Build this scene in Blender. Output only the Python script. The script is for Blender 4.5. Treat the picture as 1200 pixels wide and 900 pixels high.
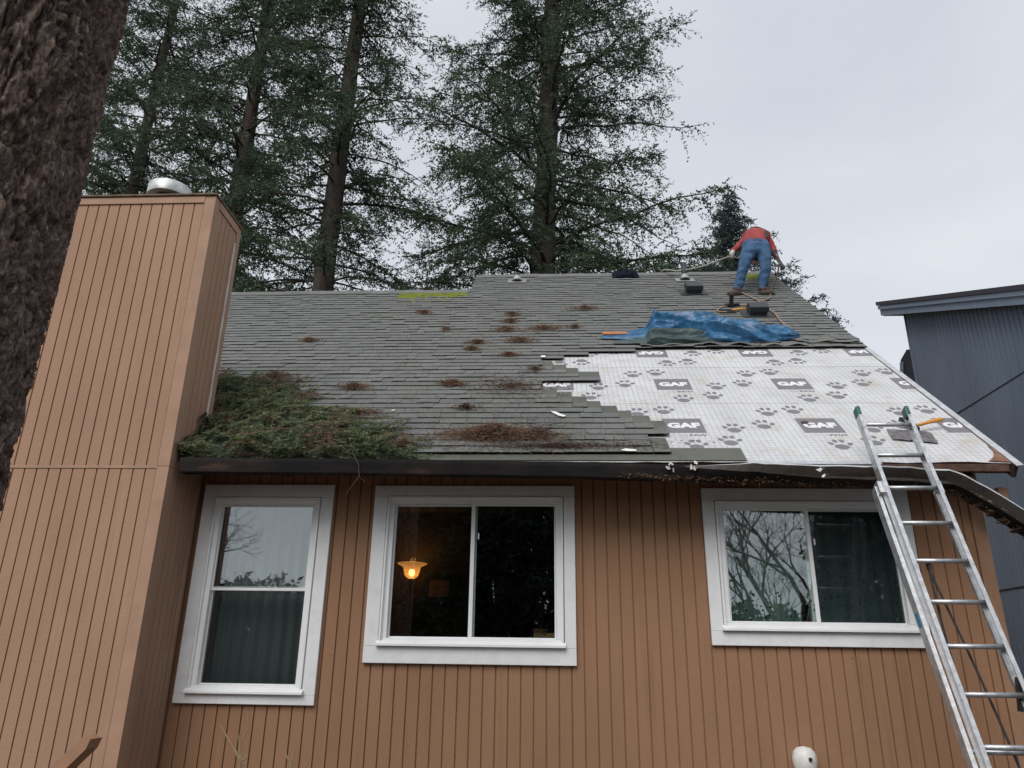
import bpy, bmesh, math, random
import numpy as np
from math import sin, cos, pi, radians, atan, sqrt
from mathutils import Vector, Matrix, Euler, noise as mnoise

for o in list(bpy.data.objects): bpy.data.objects.remove(o)
scene = bpy.context.scene
C = scene.collection
R = random.Random(7)
LIFT = 1.65            # all heights below are measured from the camera; the ground is at z = 0

# ---------------------------------------------------------------- camera, sky, sun, exposure
cam_d = bpy.data.cameras.new('camera'); cam = bpy.data.objects.new('camera', cam_d); C.objects.link(cam)
cam_d.sensor_width = 36; cam_d.lens = 36 * 890 / 1200; cam_d.clip_end = 3000; cam_d.clip_start = .05
p_, r_, w_ = radians(20.305), radians(.862), radians(3.19)
cam.matrix_world = (Matrix.Translation((0, 0, LIFT)) @ Matrix.Rotation(w_, 4, 'Z') @ Matrix.Rotation(pi/2 + p_, 4, 'X') @ Matrix.Rotation(r_, 4, 'Z'))
scene.camera = cam

SUN_EL, SUN_AZ = radians(44), radians(-22)      # azimuth measured from -Y (behind the camera) towards -X
sd = Vector((sin(SUN_AZ)*cos(SUN_EL), -cos(SUN_AZ)*cos(SUN_EL), sin(SUN_EL)))
world = bpy.data.worlds.new('World'); scene.world = world; world.use_nodes = True
wn = world.node_tree; wn.nodes.clear()
def WN(t, **k):
    n = wn.nodes.new(t)
    for a, b in k.items(): setattr(n, a, b)
    return n
sky = WN('ShaderNodeTexSky', sky_type='NISHITA', sun_disc=False)
sky.sun_elevation = SUN_EL; sky.sun_rotation = math.atan2(sd.x, sd.y); sky.dust_density = 4
tc = WN('ShaderNodeTexCoord')
mp = WN('ShaderNodeMapping'); mp.inputs['Scale'].default_value = (1, 1, 2.2); wn.links.new(tc.outputs['Generated'], mp.inputs[0])
nz = WN('ShaderNodeTexNoise'); nz.inputs['Scale'].default_value = 1.7; nz.inputs['Detail'].default_value = 5; nz.inputs['Roughness'].default_value = .5; nz.inputs['Distortion'].default_value = .4
wn.links.new(mp.outputs[0], nz.inputs['Vector'])
rmp = WN('ShaderNodeValToRGB'); e = rmp.color_ramp.elements
e[0].position = .33; e[0].color = (4.45, 4.72, 5.16, 1); e[1].position = .68; e[1].color = (5.45, 5.66, 6.0, 1)
wn.links.new(nz.outputs['Fac'], rmp.inputs[0])
mx = WN('ShaderNodeMix', data_type='RGBA'); mx.inputs['Factor'].default_value = .93
wn.links.new(sky.outputs[0], mx.inputs['A']); wn.links.new(rmp.outputs[0], mx.inputs['B'])
bg = WN('ShaderNodeBackground'); bg.inputs['Strength'].default_value = .099
wn.links.new(mx.outputs['Result'], bg.inputs['Color'])
wo = WN('ShaderNodeOutputWorld'); wn.links.new(bg.outputs[0], wo.inputs[0])
sl = bpy.data.lights.new('sun', 'SUN'); sl.energy = 1.5; sl.angle = radians(40); sl.color = (1, .975, .94)
so = bpy.data.objects.new('sun', sl); C.objects.link(so); so.rotation_euler = (-sd).to_track_quat('-Z', 'Y').to_euler()
vs = scene.view_settings; vs.view_transform = 'Standard'; vs.look = 'None'; vs.gamma = 1; vs.exposure = .56; vs.use_curve_mapping = False

# ---------------------------------------------------------------- materials
MAT = {}
class NT:
    def __init__(s, name):
        s.m = bpy.data.materials.new(name); s.m.use_nodes = True; s.t = s.m.node_tree; s.N = s.t.nodes; s.N.clear()
        s.out = s.N.new('ShaderNodeOutputMaterial'); s.b = s.N.new('ShaderNodeBsdfPrincipled'); s.t.links.new(s.b.outputs[0], s.out.inputs[0])
        MAT[name] = s.m
    def n(s, t, **k):
        n = s.N.new(t)
        for a, b in k.items():
            if a.startswith('_'): setattr(n, a[1:], b)
            else: s.put(n.inputs[a.replace('__', ' ')], b)
        return n
    def put(s, inp, v):
        if isinstance(v, bpy.types.NodeSocket): s.t.links.new(v, inp)
        elif isinstance(v, (tuple, list)) and len(v) == 3 and inp.type == 'RGBA': inp.default_value = (*v, 1)
        else: inp.default_value = v
    def math(s, op, a, b=0.0):
        n = s.n('ShaderNodeMath', _operation=op); s.put(n.inputs[0], a); s.put(n.inputs[1], b); return n.outputs[0]
    def pos(s, scale=(1, 1, 1), obj=False, rot=(0, 0, 0)):
        if obj: v = s.n('ShaderNodeTexCoord').outputs['Object']
        else: v = s.n('ShaderNodeNewGeometry').outputs['Position']
        m = s.n('ShaderNodeMapping'); s.put(m.inputs[0], v); m.inputs['Scale'].default_value = scale; m.inputs['Rotation'].default_value = rot; return m.outputs[0]
    def noise(s, vec, scale, detail=4, rough=.55, dist=0):
        return s.n('ShaderNodeTexNoise', Vector=vec, Scale=scale, Detail=detail, Roughness=rough, Distortion=dist).outputs['Fac']
    def ramp(s, f, stops):
        n = s.n('ShaderNodeValToRGB'); s.put(n.inputs[0], f); cr = n.color_ramp
        while len(cr.elements) < len(stops): cr.elements.new(.5)
        for el, (p, c) in zip(cr.elements, stops): el.position = p; el.color = (*c, 1) if len(c) == 3 else c
        return n.outputs[0]
    def mix(s, f, a, b, mode='MIX'):
        n = s.n('ShaderNodeMix', _data_type='RGBA', _blend_type=mode); s.put(n.inputs['Factor'], f); s.put(n.inputs['A'], a); s.put(n.inputs['B'], b); return n.outputs['Result']
    def step(s, f, lo, hi):
        n = s.n('ShaderNodeMapRange'); s.put(n.inputs['Value'], f); n.inputs['From Min'].default_value = lo; n.inputs['From Max'].default_value = hi; n.clamp = True; return n.outputs[0]
    def bump(s, h, strength=.3, dist=.01):
        s.put(s.b.inputs['Normal'], s.n('ShaderNodeBump', Height=h, Strength=strength, Distance=dist).outputs[0])
    def set(s, col=None, rough=.7, metal=0, spec=.5):
        if col is not None: s.put(s.b.inputs['Base Color'], col)
        s.put(s.b.inputs['Roughness'], rough); s.put(s.b.inputs['Metallic'], metal); s.put(s.b.inputs['Specular IOR Level'], spec)
        return s
    def rnd(s):
        a = s.n('ShaderNodeObjectInfo').outputs['Random']; b = s.n('ShaderNodeNewGeometry').outputs['Random Per Island']
        return s.math('FRACT', s.math('ADD', a, b))

def plain(name, col, rough=.7, metal=0, spec=.5, var=.12, scale=8, bump=0):
    m = NT(name); f = m.noise(m.pos(), scale, 5)
    d = tuple(c*(1-var) for c in col); l = tuple(min(1, c*(1+var)) for c in col)
    m.set(m.ramp(f, [(.3, d), (.7, l)]), rough, metal, spec)
    if bump: m.bump(m.noise(m.pos(), scale*6, 4), bump, .004)
    return m

def siding(name, col, dark):
    m = NT(name)
    grain = m.noise(m.pos((6, 6, 130)), 1, 5, .65)          # rough-sawn cross lines
    blot = m.noise(m.pos((1.2, 1.2, .5)), 1.6, 5)
    streak = m.noise(m.pos((30, 30, 1.2)), 1, 4)
    c = m.mix(m.step(blot, .35, .7), tuple(x*.9 for x in col), tuple(x*1.07 for x in col))
    c = m.mix(m.math('MULTIPLY', m.step(grain, .52, .75), .3), c, dark)
    c = m.mix(m.math('MULTIPLY', m.step(streak, .58, .8), .25), c, dark)
    c = m.mix(m.math('MULTIPLY', m.rnd(), .13), c, tuple(x*1.25 for x in col))
    knot = m.step(m.noise(m.pos((30, 30, 24)), 1, 2, .3), .76, .78)
    c = m.mix(m.math('MULTIPLY', knot, .5), c, dark)
    run = m.math('MULTIPLY', m.step(m.noise(m.pos((13, 13, .55)), 1, 5, .6), .56, .78), m.step(m.noise(m.pos((.9, .9, .9)), 1, 3), .42, .62)); c = m.mix(m.math('MULTIPLY', run, .7), c, dark)
    wash = m.step(m.noise(m.pos((18, 18, .9)), 1, 3, .5), .62, .80); c = m.mix(m.math('MULTIPLY', wash, .33), c, tuple(min(1, x*1.5) for x in col))
    vo = m.n('ShaderNodeTexVoronoi', Vector=m.pos((1, 1, 1)), Scale=4.2, Randomness=1.0); c = m.mix(m.math('MULTIPLY', m.step(vo.outputs['Distance'], .032, .018), .75), c, tuple(x*.35 for x in dark))
    m.set(c, .78, 0, .25); m.bump(grain, .35, .004)
siding('siding_paint', (.318, .176, .103), (.185, .097, .057))
siding('lit_siding_paint', (.375, .228, .152), (.23, .13, .085))  # wall siding colour lightened: chimney's stronger light put into the paint
plain('lit_trim_paint', (.37, .225, .15), .75, var=.1, scale=5, bump=.2)  # trim paint lightened the same way for the brighter-lit chimney
siding('blue_siding', (.18, .225, .29), (.11, .14, .185))
plain('trim_paint', (.325, .182, .108), .75, var=.1, scale=5, bump=.2)
m = NT('white_vinyl'); m.set(m.mix(m.math('MULTIPLY', m.step(m.noise(m.pos(), 5, 6, .7), .5, .8), .35), (.84, .85, .86), (.62, .62, .61)), .45)
m = NT('white_casing'); m.set(m.mix(m.math('MULTIPLY', m.step(m.noise(m.pos((1, 1, 1)), 7, 8, .75), .48, .75), .5), (.80, .81, .82), (.56, .545, .52)), .6); m.bump(m.noise(m.pos(), 40, 5), .12, .004)
plain('dark_gap', (.02, .02, .02), .8)
# glass: clear pane with a mirror-like sheen and dried rain spots
m = NT('window_glass'); m.N.remove(m.b)
tr = m.n('ShaderNodeBsdfTransparent'); tr.inputs[0].default_value = (.86, .9, .88, 1)
gl = m.n('ShaderNodeBsdfGlossy', Roughness=.01); gl.inputs['Color'].default_value = (.93, .97, 1, 1)
m.put(gl.inputs['Normal'], m.n('ShaderNodeBump', Height=m.noise(m.pos(), 1.6, 2), Strength=.05, Distance=.02).outputs[0])
mxs = m.n('ShaderNodeMixShader'); mxs.inputs[0].default_value = .18
m.t.links.new(tr.outputs[0], mxs.inputs[1]); m.t.links.new(gl.outputs[0], mxs.inputs[2])
df = m.n('ShaderNodeBsdfDiffuse'); df.inputs[0].default_value = (.018, .018, .016, 1)
vo = m.n('ShaderNodeTexVoronoi', Vector=m.pos(), Scale=24.0, Randomness=1.0)
gp = m.n('ShaderNodeSeparateXYZ', Vector=m.pos())
# spots gather on the right-hand window and low on the panes
low = m.math('MULTIPLY', m.step(gp.outputs[0], 1.2, 1.3), m.step(gp.outputs[2], LIFT + 1.05, LIFT + .45))
spot = m.math('MULTIPLY', m.step(vo.outputs['Distance'], .27, .20), m.step(m.noise(m.pos(), 7, 2), .42, .5))
mx2 = m.n('ShaderNodeMixShader'); m.put(mx2.inputs[0], m.math('MULTIPLY', m.math('MULTIPLY', spot, low), .9))
m.t.links.new(mxs.outputs[0], mx2.inputs[1]); m.t.links.new(df.outputs[0], mx2.inputs[2]); m.t.links.new(mx2.outputs[0], m.out.inputs[0])

m = NT('insect_screen'); m.N.remove(m.b); tr = m.n('ShaderNodeBsdfTransparent'); df = m.n('ShaderNodeBsdfDiffuse'); df.inputs[0].default_value = (.03, .042, .045, 1)
mxs = m.n('ShaderNodeMixShader'); mxs.inputs[0].default_value = .28; m.t.links.new(tr.outputs[0], mxs.inputs[1]); m.t.links.new(df.outputs[0], mxs.inputs[2]); m.t.links.new(mxs.outputs[0], m.out.inputs[0])
plain('bare_bark', (.20, .185, .15), .95, var=.3, scale=14, spec=.1)
# roof shingles: weathered grey granules with a green cast, brown needle stain near the eave
def shingle_mat(name, base, lite, stain=True):
    m = NT(name); P = m.pos()
    g = m.noise(P, 170, 2, .7); big = m.noise(P, 1.1, 4); mid = m.noise(P, 9, 4)
    c = m.mix(m.rnd(), base, lite)
    c = m.mix(m.math('MULTIPLY', m.step(big, .4, .65), .35), c, (.165, .172, .155))
    c = m.mix(m.math('MULTIPLY', m.step(mid, .5, .75), .4), c, tuple(x*.62 for x in base))
    c = m.mix(m.math('MULTIPLY', m.step(g, .5, .8), .55), c, tuple(x*.45 for x in base))
    if stain:
        sp = m.noise(P, 34, 6, .8); xx = m.n('ShaderNodeSeparateXYZ', Vector=P).outputs
        zone = m.math('MULTIPLY', m.step(xx[2], LIFT + 3.3, LIFT + 1.9), m.math('MULTIPLY', m.step(xx[0], -1.6, -.4), m.step(big, .3, .55)))
        c = m.mix(m.math('MULTIPLY', m.math('MULTIPLY', m.step(sp, .52, .6), zone), .9), c, (.06, .035, .022))
        ms = m.math('MULTIPLY', m.step(m.noise(P, 3.1, 6, .7), .56, .7), .22)
        c = m.mix(ms, c, (.11, .13, .06))
    m.set(c, .92, 0, .2); m.bump(g, .5, .004)
shingle_mat('shingle', (.145, .150, .146), (.182, .187, .181))
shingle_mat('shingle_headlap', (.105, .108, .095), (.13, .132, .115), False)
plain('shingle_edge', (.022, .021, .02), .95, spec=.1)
plain('moss', (.19, .23, .03), .95, var=.4, scale=40, spec=.1, bump=.8)
# underlayment: white woven sheet printed with a grid
m = NT('underlayment'); P = m.pos(obj=True); sx = m.n('ShaderNodeSeparateXYZ', Vector=P).outputs
gx = m.math('LESS_THAN', m.math('FRACT', m.math('DIVIDE', sx[0], .0508)), .085)
gy = m.math('LESS_THAN', m.math('FRACT', m.math('DIVIDE', sx[1], .0508)), .07)
c = m.mix(m.step(m.noise(P, 1.7, 5), .35, .7), (.52, .525, .54), (.63, .635, .65))
c = m.mix(m.math('MULTIPLY', gx, .62), c, (.12, .12, .13)); c = m.mix(m.math('MULTIPLY', gy, .6), c, (.16, .16, .17))
st = m.math('MULTIPLY', m.step(m.noise(P, 3.6, 8, .75), .50, .72), .8); c = m.mix(st, c, (.42, .36, .28))
sp = m.step(m.noise(P, 20, 6, .8), .60, .68); c = m.mix(m.math('MULTIPLY', sp, .6), c, (.16, .11, .08))
m.set(c, .62, 0, .4)
wr = m.n('ShaderNodeMath', _operation='ADD'); m.put(wr.inputs[0], m.noise(m.pos((1, 3.2, 1), obj=True), 2.6, 3, .5, .6)); m.put(wr.inputs[1], m.math('MULTIPLY', m.noise(P, 30, 3), .12))
m.bump(wr.outputs[0], .6, .06)
plain('print_grey', (.17, .165, .18), .65, var=.1, scale=30)
plain('print_white', (.70, .70, .72), .65, var=.06, scale=30)
plain('print_pale', (.42, .42, .44), .65, var=.1, scale=30)
plain('plywood', (.20, .10, .065), .85, var=.35, scale=12, bump=.4)
m = NT('gutter_paint'); f = m.noise(m.pos((.9, 3, 3)), 2.0, 6, .62)
m.set(m.ramp(f, [(.42, (.010, .009, .010)), (.60, (.022, .017, .016)), (.72, (.09, .05, .034))]), .7, 0, .2); m.bump(m.noise(m.pos(), 30, 4), .1, .004)
m = NT('gutter_inside'); f = m.noise(m.pos(), 7, 6, .7)
m.set(m.ramp(f, [(.35, (.17, .155, .14)), (.6, (.28, .265, .25)), (.75, (.16, .10, .07))]), .6)
plain('rotten_wood', (.085, .045, .032), .9, var=.5, scale=14, bump=.5)
plain('drip_metal', (.52, .53, .55), .45, .4, var=.2, scale=14)
plain('galvanized', (.50, .51, .51), .55, .6, var=.35, scale=9)
plain('mossy_trim', (.15, .105, .07), .9, var=.4, scale=18)
m = NT('aluminium'); f = m.noise(m.pos((3, 3, 3)), 6, 6, .7)
m.set(m.ramp(f, [(.35, (.40, .41, .42)), (.6, (.62, .63, .65)), (.8, (.72, .73, .75))]), m.step(f, .2, 1.1), .75)
m.put(m.b.inputs['Roughness'], m.n('ShaderNodeMapRange', Value=f, **{'To__Min': .33, 'To__Max': .55}).outputs[0])
plain('green_cap', (.015, .10, .075), .5); plain('black_rubber', (.015, .015, .017), .6); plain('black_rope', (.012, .012, .014), .7)
plain('label_blue', (.03, .2, .32), .5)
# bark
m = NT('bark'); P = m.pos((1, 1, .28)); 
v1 = m.n('ShaderNodeTexVoronoi', _feature='DISTANCE_TO_EDGE', Vector=m.n('ShaderNodeMix', _data_type='VECTOR').outputs[1], Scale=1.0) if False else None
a_ = m.noise(m.pos((1, 1, .5)), 48, 9, .78, .9); b_ = m.noise(m.pos((1, 1, .5)), 5, 4)
c = m.ramp(a_, [(.36, (.038, .026, .022)), (.47, (.105, .074, .063)), (.56, (.20, .148, .128)), (.68, (.38, .315, .28))])
c = m.mix(m.math('MULTIPLY', m.step(b_, .52, .75), .5), c, (.085, .045, .032))
lich = m.step(m.noise(m.pos((1, 1, .5)), 38, 5, .75), .64, .70); c = m.mix(m.math('MULTIPLY', lich, .45), c, (.22, .215, .19))
m.set(c, .95, 0, .15); m.bump(a_, .7, .012)
plain('far_bark', (.075, .062, .056), .95, var=.4, scale=14, spec=.1, bump=.6)
plain('twig_bark', (.10, .075, .055), .9, var=.3, scale=20, spec=.1)
plain('pale_twig', (.34, .25, .15), .85, var=.25, scale=20)
def needles(name, a, b, c3, sc=.9):
    m = NT(name); r = m.rnd(); f = m.noise(m.pos(), sc, 3)
    c = m.mix(r, a, b); c = m.mix(m.math('MULTIPLY', m.step(f, .5, .75), .6), c, c3)
    m.set(c, .75, 0, .25)
    tl = m.n('ShaderNodeBsdfTranslucent'); m.put(tl.inputs[0], c); mm = m.n('ShaderNodeMixShader'); mm.inputs[0].default_value = .25
    m.t.links.new(m.b.outputs[0], mm.inputs[1]); m.t.links.new(tl.outputs[0], mm.inputs[2]); m.t.links.new(mm.outputs[0], m.out.inputs[0])
needles('fir_needles', (.044, .074, .046), (.098, .138, .086), (.088, .108, .055))
needles('spruce_needles', (.04, .062, .066), (.075, .105, .108), (.05, .07, .06))
needles('cut_fir_needles', (.065, .092, .045), (.20, .23, .125), (.27, .245, .13), 7)
needles('dry_needles', (.13, .078, .05), (.27, .175, .115), (.20, .135, .09))
needles('dark_debris', (.05, .03, .022), (.13, .072, .048), (.16, .10, .06))
needles('hedge_leaves', (.018, .032, .02), (.035, .055, .034), (.025, .038, .02))
needles('shrub_leaves', (.05, .12, .04), (.09, .18, .06), (.05, .11, .04))
# cloth and odds
m = NT('blue_tarp'); f = m.noise(m.pos(), 14, 6, .7); m.set(m.ramp(f, [(.35, (.010, .060, .135)), (.55, (.018, .115, .25)), (.78, (.10, .26, .42))]), .38, 0, .5); m.bump(m.noise(m.pos(), 16, 4, .5), .25, .02)
m = NT('green_tarp'); f = m.noise(m.pos(), 12, 6, .7); m.set(m.ramp(f, [(.35, (.025, .05, .052)), (.7, (.06, .095, .095))]), .5); m.bump(m.noise(m.pos(), 20, 5, .6), .5, .02)
plain('new_lumber', (.42, .17, .07), .75, var=.2, scale=20)
plain('grey_lumber', (.16, .10, .065), .85, var=.3, scale=20)
plain('tool_handle', (.62, .28, .06), .5, var=.15, scale=20)
plain('dark_steel', (.03, .03, .034), .5, .3); plain('vent_plastic', (.035, .037, .04), .55)
plain('vent_flange', (.33, .335, .34), .5, .5)
plain('hose_rubber', (.24, .175, .14), .7); plain('pale_rope', (.36, .36, .30), .8)
plain('scrap_felt', (.15, .14, .15), .8, var=.4, scale=18); plain('paper_white', (.75, .75, .74), .8)
plain('denim', (.062, .118, .215), .9, var=.35, scale=9, spec=.15, bump=.3); plain('red_jacket', (.29, .06, .058), .85, var=.3, scale=7, spec=.2)
plain('skin', (.48, .29, .22), .6, var=.05); plain('boot', (.055, .028, .022), .7); plain('harness', (.035, .04, .035), .8); plain('dark_hair', (.02, .015, .012), .8)
plain('glove', (.5, .5, .47), .8)
plain('navy_cloth', (.014, .016, .026), .95, var=.4, scale=20, spec=.05); plain('red_cloth', (.42, .05, .04), .8)
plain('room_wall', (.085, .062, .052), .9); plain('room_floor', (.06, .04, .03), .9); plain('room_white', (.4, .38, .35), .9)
m = NT('sheer_curtain'); m.set((.44, .45, .46), .9)
plain('olive_curtain', (.22, .33, .31), .9, var=.15)
plain('picture_frame', (.025, .016, .012), .5); m = NT('picture_art'); f = m.noise(m.pos(), 9, 4); m.set(m.ramp(f, [(.35, (.36, .10, .05)), (.55, (.30, .20, .14)), (.7, (.16, .12, .10))]), .6)
plain('brass', (.10, .06, .03), .4, .7); plain('cardboard', (.40, .24, .11), .85)
m = NT('lamp_bulb'); m.set((1, .8, .5)); m.put(m.b.inputs['Emission Color'], (1, .62, .22)); m.b.inputs['Emission Strength'].default_value = 9
m = NT('amber_glass'); m.set((.95, .62, .28), .25); m.put(m.b.inputs['Emission Color'], (1, .45, .12)); m.b.inputs['Emission Strength'].default_value = .35; m.b.inputs['Alpha'].default_value = .5
m = NT('roof_side_neighbour'); m.set((.05, .05, .065), .9)
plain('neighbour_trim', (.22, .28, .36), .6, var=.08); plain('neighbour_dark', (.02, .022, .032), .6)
m = NT('lawn'); f = m.noise(m.pos(), 3, 8, .7); m.set(m.ramp(f, [(.35, (.06, .05, .038)), (.6, (.10, .085, .062)), (.75, (.14, .115, .09))]), .95); m.bump(f, .8, .05)
plain('white_plastic', (.72, .72, .69), .5, var=.12, scale=24, bump=.15)
plain('caulk', (.62, .60, .56), .8)

# ---------------------------------------------------------------- mesh helpers
class MB:
    def __init__(s): s.v = []; s.f = []; s.mi = []; s.m = 0; s.sm = []; s.smooth = False
    def add(s, vs, fs):
        b = len(s.v); s.v += [tuple(v) for v in vs]
        for f in fs: s.f.append(tuple(i + b for i in f)); s.mi.append(s.m); s.sm.append(s.smooth)
        return s
    def box(s, x0, x1, y0, y1, z0, z1):
        return s.add([(x0,y0,z0),(x1,y0,z0),(x1,y1,z0),(x0,y1,z0),(x0,y0,z1),(x1,y0,z1),(x1,y1,z1),(x0,y1,z1)],
                     [(0,3,2,1),(4,5,6,7),(0,1,5,4),(1,2,6,5),(2,3,7,6),(3,0,4,7)])
    def prism(s, poly, a, b, axis=0):
        n = len(poly); vs = []
        for t in (a, b):
            for u, w in poly: vs.append((t, u, w) if axis == 0 else (u, t, w) if axis == 1 else (u, w, t))
        return s.add(vs, [tuple(range(n-1, -1, -1)), tuple(range(n, 2*n))] + [(i, (i+1) % n, n + (i+1) % n, n + i) for i in range(n)])
    def tube(s, pts, rad, k=8, cap=True):
        pts = [Vector(p) for p in pts]; n = len(pts); rad = rad if hasattr(rad, '__len__') else [rad]*n
        vs = []; prev = None
        for i, p in enumerate(pts):
            t = (pts[min(i+1, n-1)] - pts[max(i-1, 0)]).normalized()
            u = prev - t*prev.dot(t) if prev is not None else t.cross(Vector((0, 0, 1)) if abs(t.z) < .9 else Vector((1, 0, 0)))
            u.normalize(); prev = u; w = t.cross(u)
            for j in range(k):
                a = 2*pi*j/k; vs.append(p + (u*cos(a) + w*sin(a))*rad[i])
        fs = [(i*k+j, i*k+(j+1) % k, (i+1)*k+(j+1) % k, (i+1)*k+j) for i in range(n-1) for j in range(k)]
        if cap: fs += [tuple(range(k-1, -1, -1)), tuple((n-1)*k+j for j in range(k))]
        return s.add(vs, fs)
    def bar(s, p, q, w, h, up=(0, 0, 1)):
        p, q = Vector(p), Vector(q); t = (q-p).normalized(); u = t.cross(Vector(up)).normalized(); v = u.cross(t)
        vs = [c + u*a*w/2 + v*b*h/2 for c in (p, q) for a, b in ((-1,-1),(1,-1),(1,1),(-1,1))]
        return s.add(vs, [(3,2,1,0),(4,5,6,7),(0,1,5,4),(1,2,6,5),(2,3,7,6),(3,0,4,7)])
    def lathe(s, prof, c=(0, 0, 0), k=20):
        vs = [(c[0]+r*cos(2*pi*j/k), c[1]+r*sin(2*pi*j/k), c[2]+z) for r, z in prof for j in range(k)]
        n = len(prof)
        return s.add(vs, [(i*k+j, i*k+(j+1) % k, (i+1)*k+(j+1) % k, (i+1)*k+j) for i in range(n-1) for j in range(k)] + [tuple(range(k-1, -1, -1)), tuple((n-1)*k+j for j in range(k))])

def mesh_np(name, V, F, mats, smooth=False):
    me = bpy.data.meshes.new(name); V = np.asarray(V, dtype=np.float32); F = np.asarray(F, dtype=np.int32); k = F.shape[1]
    me.vertices.add(len(V)); me.vertices.foreach_set('co', V.ravel()); me.loops.add(F.size); me.loops.foreach_set('vertex_index', F.ravel())
    me.polygons.add(len(F)); me.polygons.foreach_set('loop_start', np.arange(0, F.size, k, dtype=np.int32))
    if smooth: me.polygons.foreach_set('use_smooth', np.ones(len(F), dtype=bool))
    me.update(calc_edges=True)
    for x in mats: me.materials.append(MAT[x])
    return me
def mesh_mb(name, mb, mats, off=(0, 0, 0)):
    me = bpy.data.meshes.new(name); off = Vector(off)
    me.from_pydata([tuple(Vector(v) - off) for v in mb.v], [], mb.f)
    for x in ([mats] if isinstance(mats, str) else mats): me.materials.append(MAT[x])
    me.polygons.foreach_set('material_index', mb.mi); me.polygons.foreach_set('use_smooth', mb.sm); me.update()
    return me
ORG = {}
def link(o, parent=None):
    C.objects.link(o)
    if parent is not None: o.parent = parent
    return o
def org(o): return ORG.get(o.name, Vector((0, 0, 0)))
def tag(o, label, cat, group=None):
    o['label'] = label; o['category'] = cat
    if group: o['group'] = group
    return o
def empty(name, loc, label, cat, group=None):
    o = bpy.data.objects.new(name, None); C.objects.link(o); o.location = loc; o.empty_display_size = .2; ORG[o.name] = Vector(loc)
    return tag(o, label, cat, group)
def bevel(o, w=.004, seg=2):
    b = o.modifiers.new('bevel', 'BEVEL'); b.width = w; b.segments = seg; b.limit_method = 'ANGLE'; b.angle_limit = radians(40); return o
def part(name, mb, mats, parent):                       # a mesh given in scene coordinates, made a child
    o = bpy.data.objects.new(name, mesh_mb(name, mb, mats, org(parent))); link(o, parent); ORG[o.name] = org(parent); return o
def part_np(name, V, F, mats, parent, smooth=False):
    o = bpy.data.objects.new(name, mesh_np(name, np.asarray(V) - np.array(org(parent)), F, mats, smooth)); link(o, parent); ORG[o.name] = org(parent); return o
def solo(name, mb, mats, label, cat, group=None, rot=None, loc=None):  # a top-level mesh, origin at its base
    if loc is None:
        A_ = np.array(mb.v); loc = ((A_[:,0].min()+A_[:,0].max())/2, (A_[:,1].min()+A_[:,1].max())/2, A_[:,2].min()); me = mesh_mb(name, mb, mats, loc)
    else: me = mesh_mb(name, mb, mats)
    o = bpy.data.objects.new(name, me); C.objects.link(o); o.location = loc; ORG[o.name] = Vector(loc)
    if rot: o.rotation_euler = rot
    return tag(o, label, cat, group) if label else o

# ---------------------------------------------------------------- roof frame: local (x, s up the slope, h off the deck)
SL = .85; AN = atan(SL); EY, EZ = 6.05, 1.57
UP = Vector((0, cos(AN), sin(AN))); NR = Vector((0, -sin(AN), cos(AN)))
def RP(x, s, h=0.): return Vector((x, EY, EZ)) + UP*s + NR*h
GZ = -LIFT

# ---------------------------------------------------------------- ground
mb = MB(); n = 40
for i in range(n+1):
    for j in range(n+1):
        x = -400 + 800*i/n; y = -400 + 800*j/n; mb.v.append((x, y, GZ))
for i in range(n):
    for j in range(n): mb.f.append((i*(n+1)+j, (i+1)*(n+1)+j, (i+1)*(n+1)+j+1, i*(n+1)+j+1)); mb.mi.append(0); mb.sm.append(False)
g = solo('ground', mb, 'lawn', None, None, loc=(0, 0, 0)); g['kind'] = 'structure'

# ================================================================ THE HOUSE
house = empty('house', (0, 6.5, GZ), 'tan house with vertical board siding and a roof half stripped of grey shingles', 'house')
WX0, WX1, WY = -6.0, 3.57, 6.5
# windows: outer casing box, daylight opening
WIN = [dict(o=(-3.06, -1.905, -.325, 1.46), g=(-2.89, -2.075, -.185, 1.285), kind='hung'),
       dict(o=(-1.54, .19, .0, 1.455), g=(-1.36, .03, .195, 1.30), kind='slide'),
       dict(o=(1.27, 2.98, .17, 1.44), g=(1.435, 2.84, .345, 1.27), kind='slide')]
FR = .062
def opening(w): a = w['g']; return (a[0]-FR, a[1]+FR, a[2]-FR, a[3]+FR)
TOPZ = 1.84
mb = MB()
xs = sorted([WX0] + [v for w in WIN for v in opening(w)[:2]] + [WX1])
for x0, x1 in zip(xs[:-1], xs[1:]):
    hit = [opening(w) for w in WIN if opening(w)[0] - 1e-6 <= x0 and x1 <= opening(w)[1] + 1e-6]
    if hit: mb.box(x0, x1, 6.514, 6.61, GZ, hit[0][2]); mb.box(x0, x1, 6.514, 6.61, hit[0][3], TOPZ)
    else: mb.box(x0, x1, 6.514, 6.61, GZ, TOPZ)
front = part('front_wall', mb, 'siding_paint', house)
PW, GR = .1016, .0115
def plank(parent, axis, a, b, f0, f1, z0, z1, mat='siding_paint'):
    mb = MB()
    if axis == 'x': mb.box(a, b, f0, f1, z0, z1)
    else: mb.box(f0, f1, a, b, z0, z1)
    return part('plank', mb, mat, parent)
x = -3.10; k = 0
while x < 3.46:
    x1 = min(x + PW, 3.475); a, b = x + GR/2, x1 - GR/2
    segs = [(GZ + .02, TOPZ - .01)]
    for w in WIN:
        q = opening(w)
        if b > q[0] and a < q[1]: segs = [(GZ + .02, q[2]-.004), (q[3]+.004, TOPZ - .01)]
    for z0, z1 in segs: plank(front, 'x', a, b, 6.5, 6.5145, z0, z1)
    x += PW
part('corner_board', MB().box(3.4795, 3.585, 6.492, 6.5112, GZ+.02, TOPZ-.012), 'trim_paint', front)
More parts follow.
